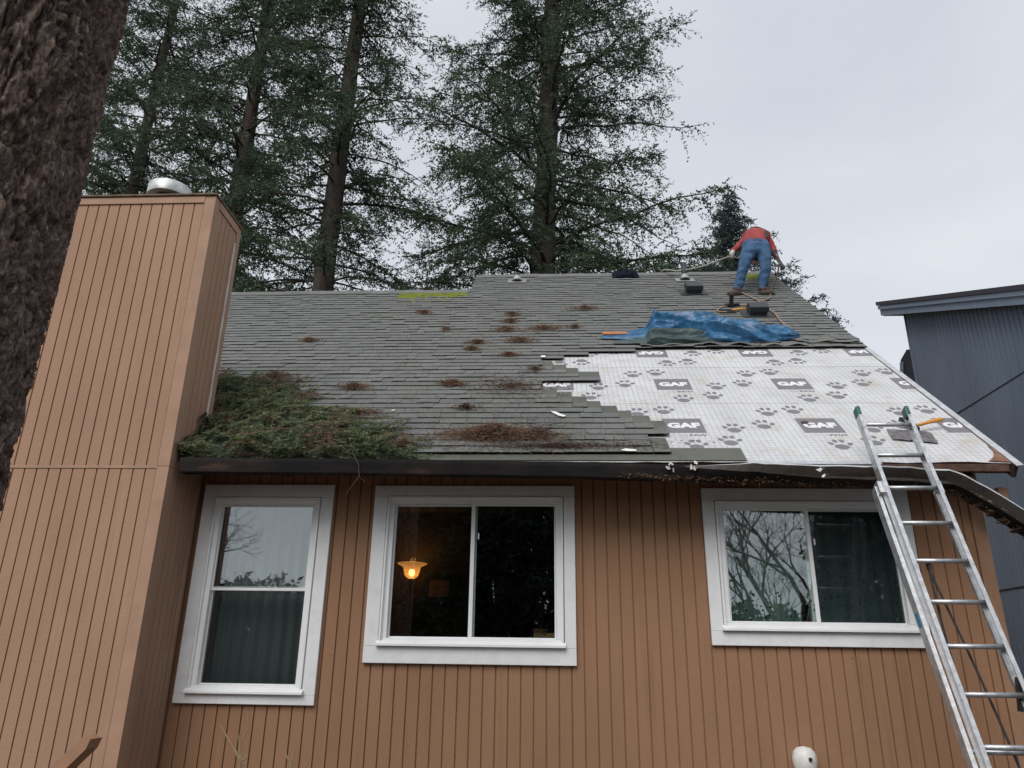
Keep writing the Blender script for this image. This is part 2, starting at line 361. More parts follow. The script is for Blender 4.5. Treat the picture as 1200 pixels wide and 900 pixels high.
# right gable, left gable, rear wall
gp_ = [(6.612, GZ), (16.9, GZ), (16.9, 1.5), (11.47, 6.02), (6.612, 1.86)]
part('gable_wall', MB().prism(gp_, 3.46, 3.57), 'siding_paint', house)
part('gable_wall', MB().prism([(6.612, GZ), (16.9, GZ), (16.9, 1.2), (10.65, 5.25), (6.612, 1.86)], -6.0, -5.9), 'siding_paint', house)
mb = MB(); mb.box(-5.899, -1.62, 16.8, 16.9, GZ, 1.45).box(-.48, 3.459, 16.8, 16.9, GZ, 1.45).box(-1.62, -.48, 16.8, 16.9, GZ, 1.22)
part('rear_wall', mb, 'siding_paint', house)
rw = part('rear_window', MB().box(-1.62, -.48, 16.84, 16.85, 1.22, 1.45), 'window_glass', house)
part('frame', MB().box(-.80, -.76, 16.80, 16.839, 1.22, 1.45), 'room_wall', rw)
# rooms
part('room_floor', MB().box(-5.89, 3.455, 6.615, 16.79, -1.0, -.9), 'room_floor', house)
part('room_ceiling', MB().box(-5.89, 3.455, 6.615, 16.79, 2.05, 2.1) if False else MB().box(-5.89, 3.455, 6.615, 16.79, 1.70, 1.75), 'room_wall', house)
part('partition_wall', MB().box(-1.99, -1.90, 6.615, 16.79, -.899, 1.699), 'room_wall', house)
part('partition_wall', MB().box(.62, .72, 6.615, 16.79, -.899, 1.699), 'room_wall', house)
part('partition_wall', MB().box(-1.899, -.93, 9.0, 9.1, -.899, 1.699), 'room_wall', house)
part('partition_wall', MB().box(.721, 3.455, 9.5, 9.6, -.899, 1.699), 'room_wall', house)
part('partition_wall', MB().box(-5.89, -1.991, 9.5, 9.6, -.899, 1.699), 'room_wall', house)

def ring(mb, o, i, y0, y1):           # rectangular frame with mitre-free butt joints, jambs between head and sill
    mb.box(o[0], o[1], y0, y1, i[3], o[3]); mb.box(o[0], o[1], y0, y1, o[2], i[2])
    mb.box(o[0], i[0], y0, y1, i[2], i[3]); mb.box(i[1], o[1], y0, y1, i[2], i[3])
def inset(r, d): return (r[0]+d, r[1]-d, r[2]+d, r[3]-d)
for w in WIN:
    o, gq = w['o'], w['g']; fr = opening(w)
    cas = (fr[0]-.004, fr[1]+.004, fr[2]-.004, fr[3]+.004)
    win = part('window', (lambda q: (ring(q, fr, gq, 6.478, 6.56), q)[1])(MB()), 'white_vinyl', house)
    bevel(win, .005)
    # flat casing boards, one by one
    for bx in ((o[0], o[1], cas[3], o[3]), (o[0], o[1], o[2], cas[2]), (o[0], cas[0], cas[2]+.001, cas[3]-.001), (cas[1], o[1], cas[2]+.001, cas[3]-.001)):
        bevel(part('casing_board', MB().box(bx[0], bx[1], 6.466, 6.4995, bx[2], bx[3]), 'white_casing', win), .003)
    # raised outer bead of the vinyl frame and the sloped sill nose
    q = MB(); ring(q, inset(fr, .002), inset(fr, .020), 6.452, 6.477); bevel(part('frame_bead', q, 'white_vinyl', win), .004)
    q = MB().prism([(6.43, fr[2]-.002), (6.477, fr[2]-.002), (6.477, fr[2]+.040), (6.462, fr[2]+.040), (6.43, fr[2]+.018)], fr[0]-.015, fr[1]+.015)
    bevel(part('sill', q, 'white_vinyl', win), .003)
    s_ = .020
    if w['kind'] == 'hung':
        zm = .575
        halves = [(gq[0], gq[1], zm - .018, gq[3], 6.50), (gq[0], gq[1], gq[2], zm + .022, 6.525)]
    else:
        xm = {0: 0, 1: -.665, 2: 2.125}[WIN.index(w)]
        halves = [(gq[0], xm + .022, gq[2], gq[3], 6.525), (xm - .03, gq[1], gq[2], gq[3], 6.50)] if WIN.index(w) == 1 else [(xm - .028, gq[1], gq[2], gq[3], 6.525), (gq[0], xm + .03, gq[2], gq[3], 6.50)]
    for h in halves:
        q = MB(); r0 = h[:4]; i0 = (h[0]+s_, h[1]-s_, h[2]+s_, h[3]-s_)
        if w['kind'] == 'slide':
            i0 = (h[0]+(.014 if h[0] == gq[0] else .034), h[1]-(.014 if h[1] == gq[1] else .034), h[2]+.014, h[3]-.014)
        else: i0 = (h[0]+.012, h[1]-.012, h[2]+(.024 if h[2] > gq[2] else .014), h[3]-(.014 if h[3] == gq[3] else .026))
        ring(q, (r0[0]+.001, r0[1]-.001, r0[2]+.001, r0[3]-.001), i0, h[4], h[4]+.022); bevel(part('sash', q, 'white_vinyl', win), .003)
        part('pane', MB().box(i0[0]-.004, i0[1]+.004, h[4]+.010, h[4]+.014, i0[2]-.004, i0[3]+.004), 'window_glass', win)
    if WIN.index(w) != 1:
        h = halves[1] if WIN.index(w) == 0 else halves[0]
        part('insect_screen', MB().box(h[0]+.036, h[1]-.014, h[4]-.0035, h[4]-.0015, h[2]+.015, h[3]-.026), 'insect_screen', win)
    if w['kind'] == 'slide':
        part('latch', MB().box(gq[0]*.5+gq[1]*.5+.032, gq[0]*.5+gq[1]*.5+.042, 6.485, 6.4995, gq[3]-.30, gq[3]-.25), 'white_vinyl', win)

# chimney chase
CX0, CX1, CY0, CY1, CZ = -4.72, -3.11, 5.87, 6.47, 4.05
chim = part('chimney', MB().box(CX0+.012, CX1-.012, CY0+.012, CY1-.012, GZ, CZ), 'lit_siding_paint', house)
BELT = 1.47
x = CX0 + .1
while x < CX1 - .10:
    x1 = min(x + PW, CX1 - .095)
    for z0, z1 in ((GZ+.02, BELT-.012), (BELT+.012, CZ-.075)): plank(chim, 'x', x+GR/2, x1-GR/2, CY0, CY0+.0125, z0, z1, 'lit_siding_paint')
    x += PW
part('belt_trim', MB().box(CX0+.1, CX1-.096, CY0-.006, CY0+.0124, BELT-.011, BELT+.011), 'lit_trim_paint', chim)
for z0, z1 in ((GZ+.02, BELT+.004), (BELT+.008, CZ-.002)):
    part('corner_board', MB().box(CX1-.0945, CX1+.006, CY0-.007, CY0+.0122, z0, z1), 'lit_trim_paint', chim)
    part('corner_board', MB().box(CX1-.0122, CX1+.0055, CY0+.013, CY0+.085, z0, z1), 'lit_trim_paint', chim)
    part('corner_board', MB().box(CX0-.006, CX0+.0995, CY0-.007, CY0+.0122, z0, z1), 'lit_trim_paint', chim)
    part('corner_board', MB().box(CX1-.0122, CX1+.0055, CY1-.085, CY1-.002, z0, z1), 'lit_trim_paint', chim)
y = CY0 + .088
while y < CY1 - .09:
    y1 = min(y + PW*.9, CY1 - .088); plank(chim, 'y', y+.004, y1-.004, CX1-.0124, CX1, GZ+.02, CZ-.085, 'lit_siding_paint'); y += PW*.9
part('top_trim', MB().box(CX0+.1, CX1-.096, CY0-.012, CY0+.0123, CZ-.072, CZ-.004), 'lit_trim_paint', chim)
part('top_trim', MB().box(CX1-.0123, CX1+.010, CY0+.087, CY1-.087, CZ-.082, CZ-.004), 'lit_trim_paint', chim)
bevel(part('chase_cover', MB().box(CX0-.025, CX1+.022, CY0-.028, CY1+.015, CZ+.001, CZ+.022), 'mossy_trim', chim), .006)
fx, fy = -3.74, 6.17
mb = MB(); mb.smooth = True
mb.lathe([(.13, CZ+.023), (.13, CZ+.185)], (fx, fy, 0), 28); fl = part('flue_pipe', mb, 'dark_steel', chim)
mb = MB(); mb.smooth = True; mb.lathe([(.15, .0), (.20, .0), (.20, .115), (.196, .12), (.02, .125)], (fx, fy, CZ+.175), 32); bevel(part('flue_cap', mb, 'galvanized', chim), .003)
mb = MB(); pts = [(CX1+.0075, CY1-.105 + .004*sin(i*1.7), CZ-.2 - i*.098) for i in range(23)]
mb.tube(pts, [.007 + .004*abs(sin(i*2.3)) for i in range(23)], 6); part('caulk_line', mb, 'caulk', chim)
mb = MB(); a0, a1 = RP(CX1+.01, -.05, .03), RP(CX1+.01, .47, .03)
mb.prism([(a0.y, a0.z-.02), (a1.y, a1.z-.02), (a1.y, a1.z+.10), (a0.y, a0.z+.13)], CX1+.007, CX1+.013); part('step_flashing', mb, 'dark_steel', chim)

# ---- roof deck (object frame is the roof frame)
def roof_obj(name, mesh, parent=house):
    o = bpy.data.objects.new(name, mesh); C.objects.link(o); o.parent = parent
    o.location = Vector((0, EY, EZ)) - org(parent); o.rotation_euler = (AN, 0, 0); return o
RX1, S1, S2, XS = 3.655, 6.0, 7.12, -1.27
mb = MB(); mb.box(XS, RX1-.02, .02, S2, -.115, -.004); mb.box(-6.2, XS-.001, .02, S1, -.115, -.004)
roof = roof_obj('roof', mesh_mb('roof', mb, 'plywood')); bpy.context.view_layer.update()
# rear slope (unseen side of the same roof)
mb = MB(); t0 = RP(0, S2); t1 = RP(0, S1)
mb.prism([(t0.y+.002, t0.z-.12), (t0.y+.002, t0.z+.01), (17.4, 1.28), (17.4, 1.14)], XS, RX1); part('rear_slope', mb, 'shingle', house)
mb = MB(); mb.prism([(t1.y+.002, t1.z-.12), (t1.y+.002, t1.z+.01), (17.4, 1.02), (17.4, .88)], -6.2, XS-.001); part('rear_slope', mb, 'shingle', house)

# ---- shingles
E_, SH = .125, .345
stair = [.98, .83, .83, 1.02, .90, .74, .62, .47, .34, .20, .05, -.09, -.11, -.10, .51, .29, .16, .01, -.10, -.12, .14, .43, .98]
def shingle_geo(w, t, top=SH, lift=0., head=True):
    h0 = .026 + lift; a = w/2 - .0012
    V = [(-a, 0, h0), (a, 0, h0), (a, 0, h0+t), (-a, 0, h0+t), (-a, E_+.004, (h0+t)*.64+.004), (a, E_+.004, (h0+t)*.64+.004), (-a, top, .010), (a, top, .010), (-a, top, .006), (a, top, .006)]
    F = [(0,1,2,3), (3,2,5,4), (4,5,7,6), (1,9,7,5,2), (0,3,4,6,8), (0,8,9,1)]
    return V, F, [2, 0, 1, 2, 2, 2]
widths = [.11, .14, .17, .21, .25, .30]; tvar = [.006, .009, .013]
sh_mesh = {}
for w in widths:
    for t in tvar:
        V, F, mi = shingle_geo(w, t); q = MB(); q.v = V; q.f = F; q.mi = mi; q.sm = [False]*len(F)
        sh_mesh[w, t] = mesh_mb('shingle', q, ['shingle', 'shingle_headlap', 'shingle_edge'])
rest = MB(); singles = 0
rs = random.Random(3)
pieces = []
for k in range(0, 57):
    s = .095 + E_*k
    if s > S2 - .12: break
    xl = -6.15 if s < S1 - .12 else XS
    xr = stair[k] if k < len(stair) else RX1
    x = xr; first = True
    while x > xl:
        w = rs.choice(widths); t = rs.choice([.006, .009, .009, .009, .013])
        if x - w < xl: w = x - xl
        pieces.append((k, s, x - w/2, w, t)); x -= w
vis = lambda p: -3.2 < p[2] < 3.7 and not (p[2] < -1.9 and p[1] < 1.0 and p[2] + p[1]*1.2 < -1.4)
pieces.sort(key=lambda p: (not vis(p), p[1] + abs(p[2])*.02))
for k, s, cx, w, t in pieces:
    if singles < 300 and vis((k, s, cx)) and w in widths:
        o = bpy.data.objects.new('shingle', sh_mesh[w, t]); C.objects.link(o); o.parent = roof
        o.location = (cx + rs.uniform(-.001, .001), s + rs.uniform(-.002, .002), rs.uniform(0, .0012)); o.rotation_euler = (0, 0, rs.uniform(-.003, .003)); singles += 1
    else:
        top = min(SH, (S2 if cx > XS else S1) - s - .002)
        lift = 0.
        if k in (23, 24, 25) and cx > .3 and rs.random() < .45: lift = rs.uniform(.004, .02)
        V, F, mi = shingle_geo(w, t, max(top, .13), lift); dz = rs.uniform(0, .0012); dy = rs.uniform(-.002, .002); b = len(rest.v)
        rest.v += [(x+cx, y+s+dy, z+dz) for x, y, z in V]
        for f, i in zip(F, mi): rest.f.append(tuple(j+b for j in f)); rest.mi.append(i); rest.sm.append(False)
def roof_child(name, mesh, parent=roof):
    o = bpy.data.objects.new(name, mesh); C.objects.link(o); o.parent = parent; return o
o = roof_child('shingles', mesh_mb('shingles', rest, ['shingle', 'shingle_headlap', 'shingle_edge'])); o['kind'] = 'stuff'
# starter course at the eave
for x0, x1 in ((-3.06, -1.9), (-1.9, -.75), (-.75, .41), (.41, 1.57)):
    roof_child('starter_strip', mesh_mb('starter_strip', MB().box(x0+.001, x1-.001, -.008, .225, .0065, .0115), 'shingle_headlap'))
# ridge caps
def ridge(xa, xb, s):
    x = xa
    while x < xb - .01:
        x1 = min(x + rs.uniform(.24, .29), xb); q = MB(); dz = rs.uniform(0, .008); h = .036 + dz
        p0 = RP(0, s-.13, h-.004); p1 = RP(0, s, h+.006); d = p1.y - p0.y
        pr = [(p0.y, p0.z), (p0.y, p0.z+.012), (p1.y, p1.z+.016), (p1.y+d, p0.z+.012), (p1.y+d, p0.z), (p1.y, p1.z)]
        q.prism(pr, x, x1 + .02); part('ridge_cap', q, 'shingle', house); x = x1
ridge(XS, RX1+.01, S2); ridge(-6.1, XS-.03, S1)
# torn / lifted edge above the bare sheet
for x0, x1, s0, hh, ro in ((1.05, 1.75, 3.03, .03, .02), (1.75, 2.45, 3.05, .045, -.015), (2.45, 3.0, 3.02, .03, .01), (2.9, 3.62, 3.16, .028, -.02), (1.9, 2.6, 3.19, .04, .02)):
    q = MB(); V = []; n = 14
    for j in range(n+1):
        xx = x0 + (x1-x0)*j/n; wv = hh*(.55+.45*sin(j*.9+x0*7))
        V += [(xx, s0 - .03 + ro*(j/n), .03+wv), (xx, s0 - .03 + ro*(j/n), .037+wv), (xx, s0+.16, .034), (xx, s0+.16, .027)]
    F = []
    for j in range(n):
        a = j*4; F += [(a+i, a+(i+1) % 4, a+4+(i+1) % 4, a+4+i) for i in range(4)]
    F += [(0, 3, 2, 1), (n*4, n*4+1, n*4+2, n*4+3)]
    q.m = 0; q.add(V, F); roof_child('loose_shingle', mesh_mb('loose_shingle', q, 'shingle'))
# moss cushions along the ridges
for xa, xb, s0, n, amp in ((-2.35, -1.30, S1, 520, .30), (3.12, 3.6, S2, 150, .34), (-3.4, -2.3, S1, 60, .08)):
    q = MB()
    for i in range(n):
        x = rs.uniform(xa, xb); s = s0 - .03 - abs(rs.gauss(0, amp*.6)); r = rs.uniform(.006, .022)
        V = [(x + r*cos(j*pi/3)*1.9, s + r*sin(j*pi/3), .030) for j in range(6)] + [(x, s, .042 + r*.3)]
        q.add(V, [(j, (j+1) % 6, 6) for j in range(6)])
    o = roof_child('moss', mesh_mb('moss', q, 'moss')); o['kind'] = 'stuff'

# ---- underlayment sheets with printed marks
def font_mesh(txt, size, bold):
    cu = bpy.data.curves.new('text', 'FONT'); cu.body = txt; cu.size = size; cu.offset = bold; cu.resolution_u = 3; cu.fill_mode = 'FRONT'
    ob = bpy.data.objects.new('text', cu); C.objects.link(ob); dg = bpy.context.evaluated_depsgraph_get()
    me = bpy.data.meshes.new_from_object(ob.evaluated_get(dg)); bpy.data.objects.remove(ob)
    co = np.empty(len(me.vertices)*3, np.float32); me.vertices.foreach_get('co', co); co = co.reshape(-1, 3); fs = [tuple(p.vertices) for p in me.polygons]
    co[:, :2] -= co[:, :2].min(0); return co, fs
gaf, gaf_f = font_mesh('GAF', .15, .010); tig, tig_f = font_mesh('TIGER', .05, -.0004); paw_t, paw_tf = font_mesh('PAW', .05, .0022)
LW, LH = .355, .325
def fit(co, x0, x1, y0, y1):
    c = co.copy(); m_ = c[:, :2].max(0); c[:, 0] = x0 + c[:, 0]/m_[0]*(x1-x0); c[:, 1] = y0 + c[:, 1]/m_[1]*(y1-y0); return c
def logo_mb():
    q = MB(); q.m = 0; q.add([(0, 0, .0008), (LW, 0, .0008), (LW, LH, .0008), (0, LH, .0008)], [(0, 1, 2, 3)])
    c = fit(gaf, .035, LW-.03, .105, .225); c[:, 2] = .0016; q.m = 1; q.add(c, gaf_f)
    c = fit(tig, .045, .185, -.075, -.03); c[:, 2] = .0008; q.m = 2; q.add(c, tig_f)
    c = fit(paw_t, .195, LW-.005, -.075, -.03); c[:, 2] = .0008; q.m = 0; q.add(c, paw_tf)
    return q
def paw_mb():
    q = MB(); 
    def ell(cx, cy, a, b, n=14, rot=0, sq=0):
        V = []
        for i in range(n):
            t = 2*pi*i/n; rx = a*cos(t); ry = b*sin(t)*(1 - sq*cos(t)**2*(1 if sin(t) < 0 else 0)); V.append((cx + rx*cos(rot) - ry*sin(rot), cy + rx*sin(rot) + ry*cos(rot), .0008))
        q.add(V, [tuple(range(n))])
    ell(-.005, -.035, .062, .052, 18, -.1, .35)
    for cx, cy, r in ((-.075, .035, .45), (-.028, .085, .12), (.030, .085, -.12), (.080, .022, -.5)): ell(cx, cy, .022, .032, 12, r)
    return q
def clip(q, x1):
    if max(v[0] for v in q.v) <= x1: return q
    bm = bmesh.new(); vs = [bm.verts.new(v) for v in q.v]
    for f, m_ in zip(q.f, q.mi):
        try: bm.faces.new([vs[i] for i in f]).material_index = m_
        except ValueError: pass
    bmesh.ops.bisect_plane(bm, geom=bm.verts[:]+bm.edges[:]+bm.faces[:], plane_co=(x1, 0, 0), plane_no=(1, 0, 0), clear_outer=True)
    r = MB(); bm.verts.index_update(); r.v = [tuple(v.co) for v in bm.verts]; r.f = [tuple(v.index for v in f.verts) for f in bm.faces]; r.mi = [f.material_index for f in bm.faces]; r.sm = [False]*len(r.f); bm.free(); return r
PAWS = [(.22, -.26), (.52, -.18), (.61, .09), (.89, .17), (1.0, .47), (.05, .52)]
logo_me = mesh_mb('logo_print', logo_mb(), ['print_grey', 'print_white', 'print_pale']); paw_me = mesh_mb('paw_print', paw_mb(), 'print_grey')
rows = [(-.02, 1.29, .0005, [1.005-1.2, 1.005, 2.205, 3.42], .565, 0), (1.265, 2.36, .0022, [-.13, 1.07, 2.275, 3.49], 1.64, 0), (2.335, 3.25, .0039, [-.22, .98, 2.165, 3.37], 2.70, 1)]
UX1 = 3.615
for s0, s1, h, lx, ls, flip in rows:
    q = MB(); n = 60
    for j in range(n+1):                    # gently wavy lower edge, flat enough to carry the print
        xx = -.75 + (UX1 + .75)*j/n; wv = .010*mnoise.noise((xx*3, s0*5, 0))
        if s0 < 0: wv += .012*mnoise.noise((xx*7, 3, 1)) + (.0 if xx < 2.7 else -.012*sin((xx-2.7)*9))
        q.v += [(xx, s0 + wv, h), (xx, s0 + .08, h), (xx, s1, h)]
    for j in range(n):
        a = j*3; q.add([], []); q.f += [(a, a+3, a+4, a+1), (a+1, a+4, a+5, a+2)]; q.mi += [0, 0]; q.sm += [False, False]
    sheet = roof_obj('underlayment', mesh_mb('underlayment', q, 'underlayment'))
    for x0 in lx:
        def put(name, me, mbf, x, s, rot, mats):
            right = x + (.36 if name == 'logo_print' else .11)
            if rot: right = x if name == 'logo_print' else x + .11
            if right > UX1:
                qq = mbf()
                if rot: qq.v = [(-a, -b, c) for a, b, c in qq.v]
                qq.v = [(a+x, b+s, c) for a, b, c in qq.v]; qq = clip(qq, UX1-.002)
                if not qq.f: return
                qq.v = [(a-x, b-s, c) for a, b, c in qq.v]; me = mesh_mb(name, qq, mats); rot = 0
            o = roof_child(name, me, sheet); o.location = (x, s, h); o.rotation_euler = (0, 0, rot)
        if x0 > -.3 and x0 < UX1:
            if not flip: put('logo_print', logo_me, logo_mb, x0, ls, 0, ['print_grey', 'print_white', 'print_pale'])
            else: put('logo_print', logo_me, logo_mb, x0 + LW, ls + LH, pi, ['print_grey', 'print_white', 'print_pale'])
        for dx, ds in PAWS:
            px_, ps = (x0 + dx, ls + ds) if not flip else (x0 + LW - dx, ls + LH - ds)
            if ps > s1 - .1 or ps < s0 + .09: continue
            if -.2 < px_ < UX1 - .02: put('paw_print', paw_me, paw_mb, px_, ps, pi if flip else 0, 'print_grey')
# drip edge and bare rake wood on the right
rk = part('rake_board', (lambda q: (q.add([RP(x, s, h) for s in (-.06, S2) for x, h in ((3.628, -.11), (3.660, -.11), (3.660, -.006), (3.628, -.006))], [(3,2,1,0),(4,5,6,7),(0,1,5,4),(1,2,6,5),(2,3,7,6),(3,0,4,7)]), q)[1])(MB()), 'rotten_wood', house)
q = MB(); q.add([RP(x, s, h) for s in (-.10, 3.2) for x, h in ((3.622, .004), (3.672, .004), (3.672, .020), (3.622, .012))], [(3,2,1,0),(4,5,6,7),(0,1,5,4),(1,2,6,5),(2,3,7,6),(3,0,4,7)])
part('drip_edge', q, 'drip_metal', house)
q = MB(); q.add([RP(x, s, h) for x in (1.58, 2.62) for s, h in ((-.045, -.004), (.03, .0), (.03, .0004), (-.05, .0008), (-.055, -.035), (-.050, -.035))], [(5,4,3,2,1,0),(6,7,8,9,10,11)] + [(i,(i+1)%6,6+(i+1)%6,6+i) for i in range(6)])
part('drip_edge', q, 'drip_metal', house)
# fascia board
part('fascia_board', MB().box(1.585, 3.60, 6.03, 6.058, 1.485, 1.545), 'rotten_wood', house)
part('fascia_board', MB().box(-3.06, 1.58, 6.022, 6.058, 1.455, 1.535), 'gutter_paint', house)
for xx in (-2.2, -1.0, .2, 1.4, 2.6, 3.3):
    part('rafter_tail', MB().prism([(6.062, 1.44), (6.495, 1.74), (6.495, 1.80), (6.062, 1.455)], xx, xx+.04), 'gutter_paint', house)
# lookout block at the corner
lb = part('lookout_block', MB().box(3.5865, 3.66, 6.22, 6.30, 1.22, 1.40), 'trim_paint', house); bevel(lb, .004)
part('brace', MB().prism([(3.40, 1.235), (3.585, 1.255), (3.585, 1.33), (3.40, 1.31)], 6.225, 6.295, axis=1) if False else MB().prism([(3.46, 1.225), (3.5855, 1.25), (3.5855, 1.325), (3.46, 1.30)], 6.225, 6.295, axis=1), 'trim_paint', lb)

# gutter: sound and boxy on the left, twisted open and bent down on the right
gpath = [(-3.055, 5.985, 1.555, 0, 0, 1), (-1.5, 5.985, 1.545, 0, 0, 1), (0, 5.985, 1.525, 0, 0, 1), (.75, 5.985, 1.505, 0, 0, 1), (1.15, 5.97, 1.49, .35, 0, 1.0), (1.6, 5.93, 1.475, .80, 0, 1.02), (2.1, 5.90, 1.440, 1.05, 0, 1.05),
         (2.6, 5.89, 1.425, 1.15, 0, 1.06), (2.95, 5.885, 1.405, 1.18, 0, 1.06), (3.06, 5.885, 1.39, 1.2, -.12, 1.06), (3.16, 5.88, 1.35, 1.2, -.42, 1.06), (3.30, 5.88, 1.26, 1.2, -.62, 1.06), (3.62, 5.87, 1.02, 1.2, -.68, 1.06), (3.95, 5.86, .74, 1.2, -.70, 1.06)]
def gsec(y, z, tw, g):                    # closed thin U; twist swings the mouth towards the viewer
    u = [(.066, .014), (.062, -.105), (-.048, -.105), (-.062, -.02), (-.062, .008), (-.052, .008), (-.057, .003), (-.057, -.018), (-.044, -.100), (.057, -.100), (.054, .014)]
    c, s_ = cos(tw), sin(tw)
    return [(y + g*(a*c - b*s_), z + g*(a*s_ + b*c)) for a, b in u]
q = MB(); V = []; F = []; K = 11
dense = []
for i in range(len(gpath)-1):
    A0, B0 = gpath[i], gpath[i+1]; n = max(2, int((B0[0]-A0[0])/.08))
    for j in range(n): t = j/n; dense.append(tuple(A0[k]+(B0[k]-A0[k])*t for k in range(6)))
dense.append(gpath[-1])
for i, (x, y, z, tw, bend, gs) in enumerate(dense):
    wob = .004*mnoise.noise((x*3, 0, 0)) + (.012*mnoise.noise((x*6, 5, 0)) if x > 1 else 0)
    for (yy, zz) in gsec(y, z + wob, tw, gs): V.append((x + (zz - z)*-bend*.55, yy, zz))
for i in range(len(dense)-1):
    for j in range(K): F.append((i*K+j, i*K+(j+1) % K, (i+1)*K+(j+1) % K, (i+1)*K+j))
F += [tuple(range(K-1, -1, -1)), tuple((len(dense)-1)*K + j for j in range(K))]
q.add(V, F)
for i in range(len(q.f)-2):
    j = i % K; q.mi[i] = 1 if j in (8, 9, 5, 6, 7) else (2 if j == 10 else 0)
gut = part('gutter', q, ['gutter_paint', 'gutter_inside', 'drip_metal'], house)
gpt = lambda x: min(dense, key=lambda d: abs(d[0]-x))

# vents on the roof
def roof_part(name, q, mats, x, s, h=.042, rz=0, parent=house):
    o = bpy.data.objects.new(name, mesh_mb(name, q, mats)); C.objects.link(o); o.parent = parent
    if parent is house: o.location = RP(x, s, h) - org(house); o.rotation_euler = (AN, 0, 0) if not rz else (Matrix.Rotation(AN, 4, 'X') @ Matrix.Rotation(rz, 4, 'Z')).to_euler()
    return o
for x, s in ((2.14, 5.72), (2.76, 4.42)):
    v = roof_part('box_vent', MB().prism([(-.10, .05), (-.11, .13), (.08, .15), (.14, .05)], -.125, .125), 'vent_plastic', x, s); bevel(v, .01)
    q = MB().box(-.20, .20, -.14, .24, -.004, .004).box(-.11, .11, -.08, .12, .0045, .0495); roof_part('flange', q, 'vent_plastic', 0, 0, parent=v)
for x, s, hh in ((2.16, 6.62, .30), (-.56, 6.66, .14)):
    q = MB(); q.smooth = True; q.lathe([(.045, 0), (.045, hh)], k=14); v = roof_part('pipe_vent', q, 'vent_plastic', x, s); v.rotation_euler = (0, 0, 0)
    q = MB().box(-.15, .15, -.12, .14, -.003, .003); f = roof_part('flashing', q, 'vent_flange', 0, 0, parent=v); f.rotation_euler = (AN, 0, 0)
    q = MB(); q.lathe([(.085, .004), (.055, .08), (.05, .09)], k=14); f = roof_part('collar', q, 'vent_flange', 0, 0, parent=v)
# white outdoor light at the wall foot of the picture
q = MB(); q.smooth = True
for i in range(13):
    t = pi*i/12; 
prof = [(.001, -.105), (.045, -.098), (.075, -.075), (.088, -.03), (.090, .02), (.078, .065), (.05, .092), (.001, .102)]
q.lathe(prof, (1.885, 6.43, -.645), 24); lt = part('outdoor_lamp_head', q, 'white_plastic', house)
part('mounting_plate', MB().box(1.82, 1.95, 6.478, 6.4995, -.72, -.60), 'white_plastic', lt)
part('lens_dot', MB().prism([(1.90 + .014*cos(t*pi/4), -.625 + .014*sin(t*pi/4)) for t in range(8)], 6.330, 6.345, axis=1), 'dark_steel', lt)

# ================================================================ things inside the windows
def curtain(name, x0, x1, y, z0, z1, pleat, amp, mat, label):
    n = int((x1-x0)/.012); V = []; F = []
    for i in range(n+1):
        x = x0 + (x1-x0)*i/n
        for j in range(5):
            t = j/4; V.append((x + .01*sin(t*3+x*5), y + amp*(.6+.4*t)*sin(2*pi*x/pleat + .8*sin(x*9)), z0 + (z1-z0)*t))
    for i in range(n):
        for j in range(4): F.append((i*5+j, (i+1)*5+j, (i+1)*5+j+1, i*5+j+1))
    q = MB(); q.smooth = True; q.add(V, F); o = solo(name, q, mat, label, 'curtain'); s = o.modifiers.new('solid', 'SOLIDIFY'); s.thickness = .003; return o
curtain('curtain', -2.86, -1.98, 6.70, -.45, 1.42, .105, .036, 'sheer_curtain', 'pleated white sheer curtain behind the tall narrow window')
curtain('curtain', 1.30, 2.10, 6.78, .1, 1.40, .12, .025, 'olive_curtain', 'grey green curtain behind the unscreened pane of the sliding window by the ladder')
curtain('curtain', 2.16, 2.98, 6.78, .1, 1.40, .13, .025, 'olive_curtain', 'grey green curtain behind the screened pane of the sliding window by the ladder')
# floor lamp with lit glass bowl
lamp = empty('floor_lamp', (-1.60, 8.78, -.9), 'lit floor lamp with flared amber glass bowl seen through the middle window', 'lamp')
q = MB(); q.smooth = True; q.lathe([(.14, -.898), (.14, -.875), (.02, -.86), (.013, -.8), (.013, .80), (.03, .84), (.035, .90)], (-1.60, 8.78, 0), 16); part('stand', q, 'brass', lamp)
q = MB(); q.smooth = True
pr = [(.04, .905), (.075, .93), (.09, .98), (.10, 1.03), (.165, 1.065), (.168, 1.075), (.160, 1.072), (.093, 1.036), (.083, .98), (.068, .937), (.03, .912)]
k = 28; V = [(-1.60 + r*cos(2*pi*j/k), 8.78 + r*sin(2*pi*j/k), z) for r, z in pr for j in range(k)]
q.add(V, [(i*k+j, i*k+(j+1) % k, (i+1)*k+(j+1) % k, (i+1)*k+j) for i in range(len(pr)-1) for j in range(k)]); part('lamp_shade', q, 'amber_glass', lamp)
q = MB(); q.smooth = True; q.lathe([(.01, .925), (.03, .945), (.036, .975), (.03, .995), (.005, 1.01)], (-1.60, 8.78, 0), 14); part('bulb', q, 'lamp_bulb', lamp)
pl = bpy.data.lights.new('lamp_light', 'POINT'); pl.energy = .42; pl.color = (1, .45, .13); pl.shadow_soft_size = .04
plo = bpy.data.objects.new('lamp_light', pl); C.objects.link(plo); plo.parent = lamp; plo.location = Vector((-1.60, 8.78, 1.10)) - org(lamp)
pic = solo('picture', (lambda q: (ring(q, (-1.50, -1.13, .66, .98), (-1.44, -1.19, .72, .92), 8.965, 8.998), q)[1])(MB()), 'picture_frame', 'small framed picture on the wall beside the lit lamp', 'picture')
part('art_panel', MB().box(-1.441, -1.189, 8.985, 8.995, .719, .921), 'picture_art', pic)
